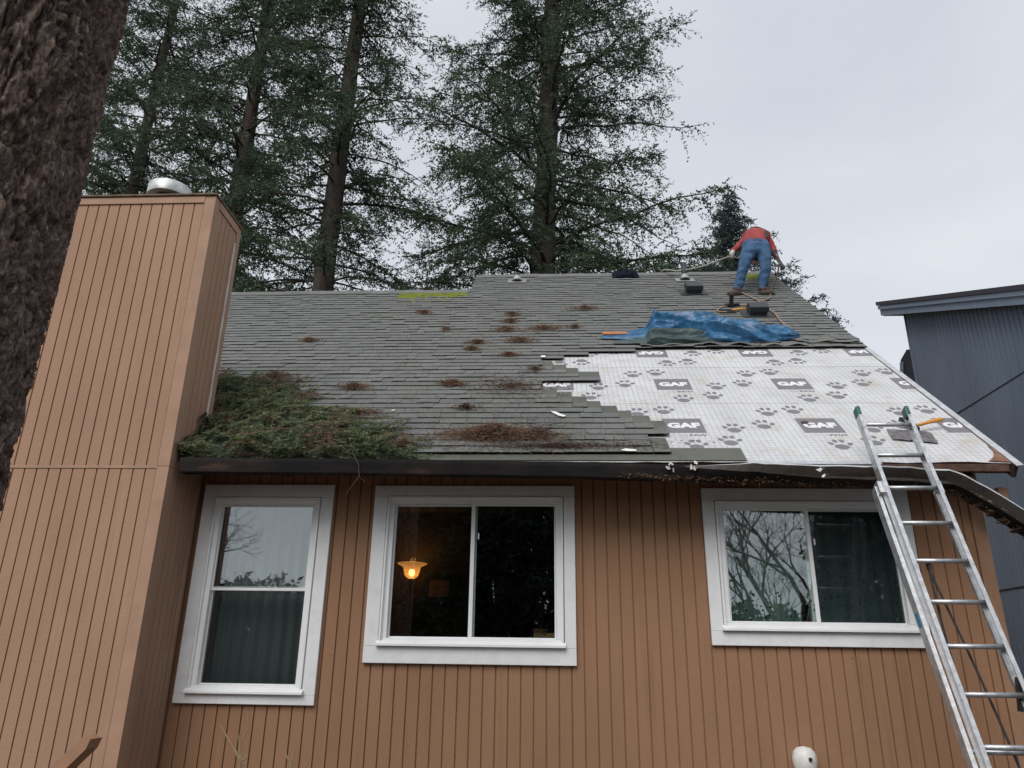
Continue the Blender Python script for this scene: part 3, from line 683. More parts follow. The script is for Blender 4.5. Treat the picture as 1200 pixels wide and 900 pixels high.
q = MB().box(-.16, .06, 6.70, 6.86, .11, .255); q.add([(-.16, 6.70, .256), (-.05, 6.70, .256), (-.06, 6.64, .285), (-.17, 6.64, .29)], [(0, 1, 2, 3)])
box_o = solo('cardboard_box', q, 'cardboard', 'small open cardboard box on the sill inside the middle window', 'box')
shelf = part('window_shelf', MB().box(-1.4, .08, 6.612, 6.95, .085, .109), 'room_white', house)
for x, fl_ in ((-.50, 'white flower on the inside sill, nearest the mullion of the middle window'), (-.38, 'white flower on the inside sill between two others'), (-.20, 'white flower on the inside sill, nearest the cardboard box')):
    q = MB(); q.tube([(x, 6.72, .11), (x+.01, 6.72, .19)], .004, 5); q.m = 1
    for a in range(5):
        t = a*2*pi/5; q.add([(x+.01, 6.72, .195), (x+.01+.02*cos(t-.4), 6.715, .198+.02*sin(t-.4)), (x+.01+.03*cos(t), 6.70, .198+.03*sin(t)), (x+.01+.02*cos(t+.4), 6.715, .198+.02*sin(t+.4))], [(0, 1, 2, 3)])
    solo('flower', q, ['twig_bark', 'paper_white'], fl_, 'flower', 'flowers on the inside sill')

# ================================================================ leaf and needle clouds
rng = np.random.default_rng(11)
def norm(a): return a/np.maximum(np.linalg.norm(a, axis=-1, keepdims=True), 1e-9)
def leaf_quads(P, D, l, w, rg, up=None):
    n = len(P); D = norm(D); ref = rg.normal(size=(n, 3)) if up is None else up + .5*rg.normal(size=(n, 3))
    S = norm(np.cross(D, ref)); l = np.asarray(l).reshape(-1, 1); w = np.asarray(w).reshape(-1, 1)
    V = np.stack([P, P + D*l*.45 + S*w, P + D*l, P + D*l*.45 - S*w], 1).reshape(-1, 3)
    return V, np.arange(4*n).reshape(-1, 4)
def tubes_np(curves, radii, k=4):
    Vs, Fs, b = [], [], 0
    for c, r in zip(curves, radii):
        c = np.asarray(c); n = len(c); t = norm(np.gradient(c, axis=0)); ref = np.where(np.abs(t[:, 2:3]) > .9, np.array([[1., 0, 0]]), np.array([[0, 0, 1.]]))
        u = norm(np.cross(t, ref)); w = np.cross(t, u); a = np.arange(k)*2*pi/k
        ring_ = c[:, None] + (u[:, None]*np.cos(a)[None, :, None] + w[:, None]*np.sin(a)[None, :, None])*np.asarray(r).reshape(-1, 1, 1)
        Vs.append(ring_.reshape(-1, 3)); i, j = np.meshgrid(np.arange(n-1), np.arange(k), indexing='ij')
        Fs.append(np.stack([i*k+j, i*k+(j+1) % k, (i+1)*k+(j+1) % k, (i+1)*k+j], -1).reshape(-1, 4) + b); b += n*k
    return np.concatenate(Vs), np.concatenate(Fs)
def trunk_np(base, top, r0, r1, seed, k=22, n=70, rough=.05):
    rg = np.random.default_rng(seed); base, top = np.array(base, float), np.array(top, float); t = np.linspace(0, 1, n)
    ax = base + (top-base)*t[:, None] + np.stack([.12*np.sin(t*5+seed)*t, .12*np.cos(t*4+seed)*t, 0*t], 1)
    r = (r0 + (r1-r0)*t)*(1 + .35*np.exp(-t*22)); a = np.arange(k)*2*pi/k
    rr = r[:, None]*(1 + rough*rg.normal(size=(n, k)) + rough*.8*np.sin(a*5 + seed)[None, :])
    V = ax[:, None] + np.stack([rr*np.cos(a), rr*np.sin(a), 0*rr], -1); i, j = np.meshgrid(np.arange(n-1), np.arange(k), indexing='ij')
    F = np.stack([i*k+j, i*k+(j+1) % k, (i+1)*k+(j+1) % k, (i+1)*k+j], -1).reshape(-1, 4)
    return V.reshape(-1, 3), F, (lambda z: ax[int(np.clip((z-base[2])/(top[2]-base[2]), 0, 1)*(n-1))])
def fir(name, label, x, y, top, z0, Lmax, r0, seed, mat='fir_needles', step=.17, dens=1., droop=.42, rise=.12, lean=(0, 0), leaf=.115, group='evergreens behind the house', prof=1.0, lmin=.6, ltw=.26):
    rg = np.random.default_rng(seed)
    t = empty(name, (x, y, GZ), label, 'tree', group)
    TV, TF, ax = trunk_np((x, y, GZ), (x+lean[0], y+lean[1], top - .3), r0, .012, seed)
    part_np('trunk', TV, TF, ['far_bark'], t, True)
    curves, rads, P, D, S = [], [], [], [], []
    z = z0; az = rg.uniform(0, 6.28)
    while z < top - .15:
        q = (top - z)/(top - z0)
        L = Lmax*min(1, q**prof*1.25)*rg.uniform(lmin, 1.05) + .12; az += 2.4 + rg.normal()*.5
        if rg.random() < .12: L *= .45
        c0 = ax(z); h = np.array([cos(az), sin(az), 0]); sd_ = np.array([-sin(az), cos(az), 0])
        u = np.linspace(0, 1, 9); wob = np.cumsum(rg.normal(size=9))*.018*L
        a_r = rise + .25*(1-q) + rg.normal()*.10; dr = droop*rg.uniform(.6, 1.3)
        B = c0 + h*(L*u)[:, None] + sd_*wob[:, None] + np.array([0, 0, 1.])*(L*(a_r*u - dr*u*u + .10*dr*u**4))[:, None]
        curves.append(B); rads.append((.012 + .011*L)*(1 - .85*u))
        nt = max(4, int(L*23*dens*(1 if z < 23 else .12))); tt = rg.uniform(.14, 1, nt)**.85
        base = np.stack([np.interp(tt, u, B[:, i]) for i in range(3)], 1); sgn = rg.choice([-1, 1], nt)
        ltw_ = (L*ltw*(1 - .55*tt) + .16)*rg.uniform(.55, 1.15, nt)
        d = norm(h*(.55+.3*rg.normal(size=(nt, 1))) + sd_*(sgn*rg.uniform(.45, 1, nt))[:, None] + np.array([0, 0, 1.])*(-.18 + .42*rg.normal(size=(nt, 1))))
        gcl = mnoise.noise((cos(az)*1.6 + seed, sin(az)*1.6, z*.55)); keep = rg.random(nt) < (1. if gcl > .0 else .75 if gcl > -.18 else .30)
        for b_, d_, l_ in zip(base[keep], d[keep], ltw_[keep]):
            m_ = max(3, int(l_/(leaf*.52))); uu = (np.arange(m_) + rg.random(m_))/m_
            pts = b_ + d_*(l_*uu)[:, None] + np.array([0, 0, -1.])*(.30*l_*uu*uu)[:, None]
            for s_ in (-1, 1):
                sv = np.cross(d_, [0, 0, 1.]); 
                P.append(pts); D.append(norm(d_*.7 + s_*sv*rg.uniform(.3, .9, (m_, 1)) + np.array([0, 0, -.15]) + .42*rg.normal(size=(m_, 3)))); S.append(np.full(m_, leaf)*(1.1-.35*uu)*rg.uniform(.65, 1.2, m_))
        z += step*rg.uniform(.5, 1.5)*(.55 + .45*q)
    V, F = tubes_np(curves, rads, 4); part_np('limbs', V, F, ['far_bark'], t)['kind'] = 'stuff'
    P, D, S = np.concatenate(P), np.concatenate(D), np.concatenate(S)
    V, F = leaf_quads(P, D, S, S*.17, rg); part_np('crown', V, F, [mat], t)['kind'] = 'stuff'
    return t
fir('fir_tree', 'tall dark fir with the thickest trunk rising behind the roof ridge', -.50, 18, 37, 6.5, 4.75, .46, 5, step=.105, lean=(.9, 0), rise=.20, droop=.26)
fir('fir_tree', 'tall dark fir behind the lower ridge, beside the thickest trunked fir', -6.1, 17.2, 38, 7.0, 3.05, .36, 21, step=.10, lean=(.9, 0), droop=.45)
fir('fir_tree', 'tall dark fir whose trunk shows just above the chimney corner', -9.5, 19, 39, 8.0, 3.6, .36, 32, step=.105, lean=(.2, 0), droop=.45)
fir('fir_tree', 'slimmer dark fir standing behind the metal flue cap of the chimney', -14.0, 21, 38, 8.0, 3.9, .32, 47, step=.115, droop=.42)
fir('fir_tree', 'dark fir beyond the chimney, partly hidden by the rough bark trunk', -17.6, 22.5, 37, 8.0, 4.2, .34, 58, step=.24, droop=.4)
fir('spruce_tree', 'small pointed blue green spruce tip behind the worker', 5.55, 21, 14.5, 7.6, 3.0, .14, 66, mat='spruce_needles', step=.034, dens=1.3, droop=-.02, rise=.02, leaf=.10, prof=1.15, lmin=.72, ltw=.15)
fir('spruce_tree', 'low spruce behind the ridge, left of the pointed spruce tip', 3.85, 22.5, 12.9, 8.0, 2.0, .12, 71, mat='spruce_needles', step=.05, dens=1.2, droop=.12, rise=.0, leaf=.11, prof=.8, ltw=.2)
# garden behind the photographer, seen in the panes
GB = 'trees across the garden'
def leafy_mass(label, c, r, n, seed, leaf=.26, mat='hedge_leaves'):
    rg = np.random.default_rng(seed); d = norm(rg.normal(size=(n, 3))); lump = np.array([1 + .42*mnoise.fractal((a[0]*3.4 + seed, a[1]*3.4, a[2]*3.8), .8, 2, 3) for a in d])
    P = np.array(c) + d*np.array(r)*(lump*rg.uniform(.72, 1.0, n)**.6)[:, None]; P = P[P[:, 2] > GZ]; n = len(P)
    V, F = leaf_quads(P, rg.normal(size=(n, 3)) + [0, 0, -.5], leaf*rg.uniform(.5, 1.3, n), np.full(n, leaf*.22), rg)
    t = empty('evergreen_shrub', (c[0], c[1], GZ), label, 'shrub', GB); part_np('crown', V, F, [mat], t)['kind'] = 'stuff'
    V, F = tubes_np([[(c[0] + k*.3, c[1], GZ), (c[0] + k*.5, c[1], c[2]*.4), (c[0] + k*.8, c[1], c[2] + r[2]*.5)] for k in (-1, 0, 1)], [[.09, .06, .02]]*3, 6); part_np('trunk', V, F, ['far_bark'], t)
leafy_mass('tall dense evergreen across the garden mirrored in the lamp side pane', (-3.6, -10, 1.6), (2.1, 1.3, 3.9), 44000, 81)
leafy_mass('tall dense evergreen across the garden mirrored beside the lamp window mullion', (-.1, -10.4, 1.9), (2.4, 1.3, 4.3), 46000, 82)
leafy_mass('tall dense evergreen mirrored in the pane behind the ladder', (10.3, -11.5, 2.0), (2.1, 1.3, 4.4), 30000, 83)
leafy_mass('low wide evergreen mirrored in the lower sash of the tall window', (-8.6, -10, -.2), (3.2, 1.1, 2.3), 28000, 84)
leafy_mass('low spreading evergreen across the garden at the outer side of the tall window', (-12.0, -10, -.4), (2.2, 1.1, 2.4), 14000, 85)
leafy_mass('low evergreen at the foot of the mirrored leafless trees', (6.0, -12, -.6), (2.6, 1.1, 2.3), 16000, 86)
def bare_tree(x, y, h, seed, label, lean=0):
    rg = random.Random(seed); cur, rad = [], []
    def grow(p, d, l, r, depth):
        n = 5; pts = [p]; dd = Vector(d)
        for i in range(n):
            dd = (dd + Vector((rg.gauss(0, .10), rg.gauss(0, .10), rg.gauss(.03, .06)))).normalized(); pts.append(pts[-1] + dd*l/n)
        cur.append([tuple(q) for q in pts]); rad.append([r*(1-.45*i/n) for i in range(n+1)])
        if depth == 0: return
        for c in range(3 if depth > 1 else 4):
            t = rg.randint(2, n); ax = Vector((rg.gauss(0, 1), rg.gauss(0, 1), rg.gauss(0, .4))).cross(dd).normalized()
            nd = Matrix.Rotation(rg.uniform(.35, .85), 3, ax) @ dd; nd.z += .12; grow(pts[t], nd.normalized(), l*rg.uniform(.55, .78), r*.52, depth-1)
    grow(Vector((x, y, GZ)), Vector((lean, 0, 1)).normalized(), h*.36, h*.02, 6)
    t = empty('bare_tree', (x, y, GZ), label, 'tree', GB); V, F = tubes_np(cur[:1], rad[:1], 8); part_np('trunk', V, F, ['bare_bark'], t, True)
    V, F = tubes_np(cur[1:], rad[1:], 3); part_np('limbs', V, F, ['bare_bark'], t)['kind'] = 'stuff'
bare_tree(6.2, -10, 9.5, 4, 'leafless tree across the garden mirrored in the sliding window by the ladder')
bare_tree(7.6, -13, 10, 9, 'second leafless tree across the garden mirrored by the ladder window', .1)
bare_tree(-10.8, -9.5, 9, 15, 'leafless tree across the garden mirrored in the tall narrow window', .1)

# foreground trunk with plated bark
def big_trunk(cx, cy, r, z0, z1):
    A_ = np.concatenate([np.linspace(-2.1, 1.0, 380), np.linspace(1.0, 2*pi - 2.1, 42)[1:-1]]); k, n = len(A_), 500; V = np.zeros((n, k, 3)); nf = mnoise.noise
    for i in range(n):
        z = z0 + (z1-z0)*i/(n-1); rz = r*(1 - .010*(z-z0)) * (1 + .5*math.exp(-(z-z0)*2.6))
        for j in range(k):
            a = A_[j]; d = 0.
            if j < 380:
                u = a*r; wx = .8*nf((u*5, z*3.2, 3.)) + .6*nf((u*14, z*8, 4.)) + .35*nf((u*40, z*24, 4.))
                v1 = mnoise.voronoi((u*12 + wx*1.3, z*2.0 + wx*.7, 7.7))[0]; v2 = mnoise.voronoi((u*38 + wx*2.0, z*9 - wx*1.5, 1.7))[0]
                d = .046*min(1, (v1[1]-v1[0])/.26)**.8 + .016*min(1, (v2[1]-v2[0])/.35) + .008*nf((u*34, z*16, 2.)) + .005*nf((u*95, z*60, 6.)) - .048
            V[i, j] = (cx + .014*(z-3.1) + (rz+d)*cos(a), cy + (rz+d)*sin(a), z)
    i, j = np.meshgrid(np.arange(n-1), np.arange(k), indexing='ij')
    return V.reshape(-1, 3), np.stack([i*k+j, i*k+(j+1) % k, (i+1)*k+(j+1) % k, (i+1)*k+j], -1).reshape(-1, 4)
big = empty('fir_tree', (-2.31, 2.395, GZ), 'massive rough bark trunk standing close before the chimney', 'tree')
V, F = big_trunk(-2.31, 2.395, .425, GZ, 6.2); part_np('trunk', V, F, ['bark'], big, True)

# ================================================================ neighbour's blue house
NX = 5.8
nb = empty('neighbour_house', (NX, 9, GZ), 'slate blue board sided house next door under a single slope roof', 'house')
rk_z = lambda y: 5.80 + (y - 11.95)*.435
q = MB(); wy0, wy1 = 1.5, 11.62
q.prism([(wy0, GZ), (wy1, GZ), (wy1, rk_z(wy1)-.05), (wy0, rk_z(wy0)-.05)], NX+.012, NX+.1)
y = wy0 + .05
while y < wy1 - .05:
    y1 = min(y+PW, wy1)
    for z0, z1 in ((GZ, .985), (1.005, 3.46), (3.478, None)):
        top0, top1 = (rk_z(y)-.06, rk_z(y1)-.06) if z1 is None else (z1, z1)
        if top0 > z0: 
            if z1: top0 = min(z1, rk_z(y)-.06); top1 = min(z1, rk_z(y1)-.06)
            q.prism([(y+.006, z0), (y1-.006, z0), (y1-.006, top1), (y+.006, top0)], NX, NX+.0125)
    y = y1
part('wall', q, 'blue_siding', nb)
part('rear_wall', MB().box(NX+.101, 13.5, wy1-.1, wy1, GZ, rk_z(wy1)-.06), 'blue_siding', nb)
part('front_wall', MB().box(NX+.101, 13.5, wy0, wy0+.1, GZ, rk_z(wy0)-.06), 'blue_siding', nb)
for z in (.995, 3.469): part('joint_flashing', MB().box(NX-.006, NX-.001, wy0, wy1+.01, z-.008, z+.006), 'neighbour_dark', nb)
part('corner_board', MB().box(NX-.014, NX+.0995, wy1+.001, wy1+.02, GZ, rk_z(wy1)-.02), 'blue_siding', nb)
ya, yb = wy0-.5, 12.10
rf = part('roof', MB().prism([(ya, rk_z(ya)+.03), (yb+.03, rk_z(yb+.03)+.03), (yb+.03, rk_z(yb+.03)+.10), (ya, rk_z(ya)+.10)], NX-.20, 13.8), 'roof_side_neighbour', nb)
part('rake_board', MB().prism([(ya, rk_z(ya)-.16), (yb, rk_z(yb)-.16), (yb, rk_z(yb)+.028), (ya, rk_z(ya)+.028)], NX-.16, NX-.125), 'neighbour_trim', rf)
part('rake_moulding', MB().prism([(ya, rk_z(ya)-.045), (yb+.012, rk_z(yb+.012)-.045), (yb+.012, rk_z(yb)+.027), (ya, rk_z(ya)+.027)], NX-.185, NX-.161), 'neighbour_trim', rf)
part('soffit', MB().prism([(wy1+.021, rk_z(yb)-.17), (yb, rk_z(yb)-.17), (yb, rk_z(yb)+.029), (wy1+.021, rk_z(wy1)+.029)], NX-.124, 13.7), 'neighbour_dark', rf)
lo = part('lower_eave', MB().prism([(wy1+.021, 4.15), (11.95, 4.42), (12.02, 4.52), (11.90, 4.80), (wy1+.021, 4.88)], NX-.06, 9.0), 'neighbour_dark', nb)
part('downspout', MB().prism([(11.93, 4.42), (11.97, 4.43), (11.86, 4.74), (11.82, 4.74)], NX-.10, NX-.061), 'neighbour_trim', lo)

# ================================================================ ladder
LK = .41; lc = 1/sqrt(1+LK*LK)
def LP(t, x, d=0.): return Vector((x, 6.03 - t*LK*lc + d*lc, 1.98 - t*lc - d*LK*lc))     # t down the rails, d towards the wall
lad = empty('ladder', LP(3.9, 2.67), 'aluminium extension ladder with green end caps leaning on the eave', 'ladder')
tend = (1.98 - GZ)/lc
perp = (0, lc, -LK*lc)
def rail(x, t0, t1, d, side, wd=.075):
    q = MB(); p, r = LP(t0, x, d), LP(t1, x, d); up = Vector(perp)
    q.bar(p, r, .006, wd, perp)
    for e in (-1, 1):
        off = up*(e*(wd/2-.004)) + Vector((side*.0125, 0, 0)); q.bar(p+off, r+off, .026, .006, perp)
    return q
for x, sd_ in ((2.47, 1), (2.875, -1)):
    rl = part('rail', rail(x, .02, 3.3, -.02, sd_), 'aluminium', lad)
    q = MB(); p = LP(.02, x, -.02); q.bar(LP(-.015, x + sd_*.010, -.02), LP(.075, x + sd_*.010, -.02), .034, .082, perp); bevel(part('end_cap', q, 'green_cap', lad), .01)
for x, sd_ in ((2.435, 1), (2.912, -1)):
    part('base_rail', rail(x, .72, tend, .062, sd_), 'aluminium', lad)
for i in range(11):
    t = .155 + i*.3048
    if t < 3.25:
        q = MB(); q.smooth = True; q.tube([LP(t, 2.473, -.02), LP(t, 2.872, -.02)], .0165, 10); part('rung', q, 'aluminium', lad)
for i in range(11):
    t = .155 + i*.3048 + .9144
    if t < tend - .05 and t > 2.3:
        q = MB(); q.smooth = True; q.tube([LP(t, 2.438, .062), LP(t, 2.909, .062)], .0165, 10); part('base_rung', q, 'aluminium', lad)
for x in (2.455, 2.893):
    part('guide_bracket', MB().bar(LP(.70, x, .02), LP(.80, x, .02), .03, .075, perp), 'aluminium', lad)
    part('rung_lock', MB().bar(LP(2.18, x + (.03 if x < 2.6 else -.03), -.03), LP(2.36, x + (.05 if x < 2.6 else -.05), .05), .02, .03, perp), 'dark_steel' if x > 2.6 else 'aluminium', lad)
    part('foot', MB().bar(LP(tend-.10, x, .062), LP(tend, x, .062), .05, .09, perp), 'black_rubber', lad)
part('sticker', MB().bar(LP(1.72, 2.4305, .062), LP(1.82, 2.4305, .062), .002, .04, perp), 'label_blue', lad)
part('pulley', MB().bar(LP(1.36, 2.60, 0), LP(1.42, 2.605, .02), .02, .03, perp), 'dark_steel', lad)
q = MB()
for a, b_ in ((2.60, .03), (2.60, -.03)):
    pts = [LP(1.42 + 2.0*u, a + b_*3.2*sin(u*pi)*.6 + (.10 if b_ > 0 else .0)*u, .02 + .05*sin(u*pi)) for u in np.linspace(0, 1, 16)]
    q.tube(pts, .0075, 6)
part('halyard_rope', q, 'black_rope', lad)

# ================================================================ debris, branches, needles
def roof_top(name, V, F, mats, x, s, label, cat, group=None, h=.042, smooth=False):      # top-level thing lying on the slope, vertices in (x, s, h) about its own spot
    me = mesh_np(name, V, F, mats, smooth) if not isinstance(V, MB) else mesh_mb(name, V, mats)
    o = bpy.data.objects.new(name, me); C.objects.link(o); o.location = RP(x, s, h); o.rotation_euler = (AN, 0, 0); ORG[o.name] = RP(x, s, h)
    return tag(o, label, cat, group)
def clump(x, s, a, b, n, name='needle_clump', label='', mat='dry_needles', hgt=.04, seed=0, length=.05, group='dry needle clumps on the shingles', wd=.0030, flat=.22):
    rg = np.random.default_rng(seed); th = rg.uniform(0, 2*pi, n); rr = np.minimum(1.12, np.abs(rg.normal(size=n))*.6)*(1 + .3*np.sin(th*2+seed) + .2*np.sin(th*5+seed*2))
    px_ = a*1.25*rr*np.cos(th); ps = b*.85*rr*np.sin(th); hh = hgt*np.clip(1-rr, 0, 1)*rg.random(n)
    D = np.stack([rg.normal(size=n), rg.normal(size=n)*.7, rg.normal(size=n)*flat], 1); P = np.stack([px_, ps, hh+.004], 1) - norm(D)*length*.5*0
    P[:, 2] = np.maximum(P[:, 2], .003); V, F = leaf_quads(P, D, length*rg.uniform(.5, 1.2, n), np.full(n, wd), rg)
    V[:, 2] = np.maximum(V[:, 2], .001 + .004*rg.random(len(V)))
    return roof_top(name, V, F, [mat], x, s, label, 'pine needles', group)
SMALL = 'small flat clump of brown dry needles lying on the shingles'
cl = [(-3.02, 3.34, .10, .07, 170), (-2.04, 1.65, .12, .10, 330), (-1.03, 1.74, .12, .10, 330), (-1.79, 4.66, .10, .10, 170), (-.54, 4.52, .10, .10, 200), (-.55, 4.17, .10, .10, 200),
      (-.58, 3.76, .13, .10, 260), (-.90, 3.21, .10, .07, 170), (-.38, 3.27, .16, .12, 330), (-.94, 2.94, .09, .07, 150), (-1.36, 3.79, .06, .05, 90), (-.50, 2.70, .12, .05, 150), (.30, 3.85, .08, .05, 110)]
LB = ['lone small needle clump high on the shingles above the bough heap', 'rounded needle clump nearest the bough heap', 'rounded needle clump between the bough heap and the reddish litter', 'faint needle clump close under the mossy ridge',
      'upper of two needle clumps lying one above the other', 'lower of two needle clumps lying one above the other', 'needle clump beside the longer clump, below the stacked pair', 'small needle clump below the stacked pair, on the chimney side', 'wide needle clump just below the longer clump',
      'small needle clump level with the top of the stepped shingles', 'tiniest needle clump, on its own toward the mossy ridge', 'thin needle clump just above the faint reddish litter', 'faint needle clump close to the orange batten']
for i, (x, s, a, b, n) in enumerate(cl): clump(x, s, a, b, n*3, label=LB[i], seed=i+1)
clump(-.10, 3.80, .22, .16, 1000, label='longer clump of brown needles between the small clumps and the tarp', seed=31)
clump(.47, 4.81, .20, .13, 800, label='stretched brown needle clump high on the roof left of the tarp', seed=32)
clump(-.50, .42, .34, .17, 4200, label='largest heap of tan dry needles just above the gutter', seed=33, hgt=.10, length=.08)
clump(-.82, 1.06, .10, .08, 260, label='dark clump of rotted needles above the largest needle heap', mat='dark_debris', seed=34)
o = clump(-.42, 1.66, .45, .45, 1100, name='needle_litter', label='thin reddish needle litter scattered over the middle of the shingles', mat='dark_debris', seed=35, hgt=.01, flat=.1, group=None); 
clump(-.12, .45, .22, .36, 900, name='needle_litter', label='dark needle litter right of the largest needle heap', mat='dark_debris', seed=36, hgt=.015, flat=.15, group=None)
clump(.05, .20, .85, .11, 1500, name='needle_litter', label='dark needle litter strewn along the eave before the bare sheet', mat='dark_debris', seed=37, hgt=.012, flat=.15, group=None)
rg = np.random.default_rng(50); n = 2600; P = np.stack([rg.uniform(-1.75, 2.3, n)*rg.random(n)**.4, -1.9 + 5.2*rg.random(n)**1.7, np.full(n, .004)], 1); V, F = leaf_quads(P, np.stack([rg.normal(size=n), rg.normal(size=n), 0*P[:, 0]], 1), .06*rg.uniform(.4, 1.2, n), np.full(n, .0026), rg, np.array([0, 0, 1.]))
V = V[(np.repeat(V.reshape(-1, 4, 3)[:, :, 0].max(1) < 1.1, 4))]; F = np.arange(len(V)).reshape(-1, 4); V[:, 2] = .002 + .004*rg.random(len(V))
o = roof_top('needle_litter', V, F, ['dry_needles'], -1.2, 2.1, 'sparse loose needles sprinkled over the old shingles', 'pine needles'); o['kind'] = 'stuff'
clump(-.18, 2.2, .12, .2, 240, name='needle_litter', label='faint reddish needle litter beside the stepped shingle edge', mat='dark_debris', seed=38, hgt=.01, flat=.1, group=None)
# heap of cut fir boughs in the chimney corner
def heap_poly(x):   # upper limit of the heap in s
    return float(np.interp(x, [-3.75, -3.5, -3.2, -2.8, -2.5, -2.35, -1.95, -1.62, -1.33, -1.15], [2.1, 2.05, 1.90, 1.80, 1.45, 1.20, .98, .70, .42, .16]))
rg = np.random.default_rng(77); P, D, S = [], [], []; tw, twr = [], []; Pd, Dd = [], []
cnt = 0
Pb, Db, Sb = [], [], []
while cnt < 1000:
    x = rg.uniform(-3.75, -1.12); s = rg.uniform(-.04, 2.1); lim = heap_poly(x)
    if s > lim or (x < -3.09 and s < .52) or mnoise.noise((x*7, s*7, 5)) < -.22: continue
    cnt += 1
    edge = min(1, (lim - s)/.5, (x + 3.9)/.3, (-1.05 - x)/.4); hmax = .05 + .17*max(0, edge)**.7*(.6+.8*mnoise.noise((x*4.5, s*4.5, 0)))
    hh = hmax*(.35 + .75*rg.random()); L = rg.uniform(.16, .36); a = rg.uniform(0, 6.28) if rg.random() < .5 else rg.normal(-1.2, .7); d = np.array([cos(a), sin(a), rg.normal(0, .22)]); d /= np.linalg.norm(d)
    sv = norm(np.cross(d, [0, 0, 1.])); n = int(L/.0095); u = np.linspace(0, 1, n)
    st = np.array([x, s, hh]); pts = st + d*(L*u)[:, None] + np.array([0, 0, -1])*(.3*L*u*u)[:, None]
    P_, D_, S_ = (Pb, Db, Sb) if (mnoise.noise((x*3.3, s*3.3, 9)) > .30 or rg.random() < .06) else (P, D, S)
    if cnt % 2 == 0: tw.append(pts[::max(1, n//5)]); twr.append(np.linspace(.004, .0015, len(tw[-1])))
    for sg in (-1, 1):
        P_.append(pts); D_.append(norm(d*.75 + sg*sv*rg.uniform(.5, 1., (n, 1)) + .22*rg.normal(size=(n, 3)))); S_.append(.048*(1.1-.5*u)*rg.uniform(.7, 1.2, n))
    # side sprig
    j = n//3; d2 = norm(d + sv*rg.choice([-1., 1.])*.8); L2 = L*.5; n2 = int(L2/.0095); u2 = np.linspace(0, 1, n2); p2 = pts[j] + d2*(L2*u2)[:, None]
    for sg in (-1, 1):
        P_.append(p2); D_.append(norm(d2*.75 + sg*norm(np.cross(d2, [0, 0, 1.]))*.8 + .22*rg.normal(size=(n2, 3)))); S_.append(.042*(1.1-.5*u2)*rg.uniform(.7, 1.2, n2))
P, D, S = np.concatenate(P), np.concatenate(D), np.concatenate(S)
P[:, 2] = np.maximum(P[:, 2], .02); V, F = leaf_quads(P, D, S, S*.115, rg); V[:, 2] = np.maximum(V[:, 2], .012)
hx, hs = -2.4, .8; V[:, 0] -= hx; V[:, 1] -= hs
V[:, 0] = np.where(V[:, 1] + hs < .56, np.maximum(V[:, 0], CX1 + .02 - hx), V[:, 0])
V[:, 1] = np.maximum(V[:, 1], -.06 - hs + .03*rg.random(len(V))); heap = roof_top('bough_heap', V, F, ['cut_fir_needles'], hx, hs, 'big heap of cut green fir boughs in the corner by the chimney', 'branches', h=.0); heap['kind'] = 'stuff'
Pb, Db, Sb = np.concatenate(Pb), np.concatenate(Db), np.concatenate(Sb); Pb[:, 2] = np.maximum(Pb[:, 2], .02); Vb, Fb = leaf_quads(Pb, Db, Sb, Sb*.09, rg); Vb[:, 2] = np.maximum(Vb[:, 2], .012)
Vb[:, 0] = np.where(Vb[:, 1] < .56, np.maximum(Vb[:, 0], CX1 + .02), Vb[:, 0]); Vb[:, 1] = np.maximum(Vb[:, 1], -.05); Vb -= np.array([hx, hs, 0])
o = bpy.data.objects.new('dry_boughs', mesh_np('dry_boughs', Vb, Fb, ['dry_needles'])); C.objects.link(o); o.parent = heap; o['kind'] = 'stuff'
for x, s, a, L in ((-2.6, 1.3, -.5, .7), (-2.9, .9, .3, .8), (-2.2, .75, -.35, .75), (-3.1, 1.6, -.2, .6), (-1.9, .5, .15, .5), (-2.5, .35, -.1, .8)):
    u_ = np.linspace(0, 1, 9); tw.append(np.stack([x + cos(a)*L*u_, s + sin(a)*L*u_ + .03*np.sin(u_*7), .15 + .02*np.sin(u_*5+x)], 1)); twr.append(.009*(1-.7*u_))
Vt, Ft = tubes_np(tw, twr, 3); Vt[:, 0] -= hx; Vt[:, 1] -= hs
Vt[:, 0] = np.where(Vt[:, 1] + hs < .56, np.maximum(Vt[:, 0], CX1 + .02 - hx), Vt[:, 0]); Vt[:, 2] = np.maximum(Vt[:, 2], .012); Vt[:, 1] = np.maximum(Vt[:, 1], -.05 - hs)
o = bpy.data.objects.new('twigs', mesh_np('twigs', Vt, Ft, ['twig_bark'])); C.objects.link(o); o.parent = heap; o['kind'] = 'stuff'
# underlying mat of rotted needles
q = MB(); q.smooth = True; n = 46; ii = {}
for i in range(n+1):
    for j in range(n+1):
        x = -3.75 + 2.62*i/n; lim = heap_poly(x); s = -.03 + (lim + .02)*j/n
        if x < CX1 + .02 and s < .56: s = .56 if lim > .56 else s
        edge = max(0, min(1, (lim - s)/.5, (-1.08 - x)/.45, (s+.06)/.12)); q.v.append((x - hx, s - hs, .004 + (.10*edge**.7)*(.7 + .5*mnoise.noise((x*4, s*4, 2)))))
for i in range(n):
    for j in range(n): q.f.append((i*(n+1)+j, (i+1)*(n+1)+j, (i+1)*(n+1)+j+1, i*(n+1)+j+1)); q.mi.append(0); q.sm.append(True)
o = bpy.data.objects.new('needle_bed', mesh_mb('needle_bed', q, 'hedge_leaves')); C.objects.link(o); o.parent = heap
clump(-2.95, 1.92, .30, .10, 900, label='tan dry needles along the upper edge of the bough heap', seed=41, hgt=.10, group=None)
clump(-1.85, .93, .30, .10, 900, label='tan dry needles along the lower sloping edge of the bough heap', seed=42, hgt=.06, group=None)
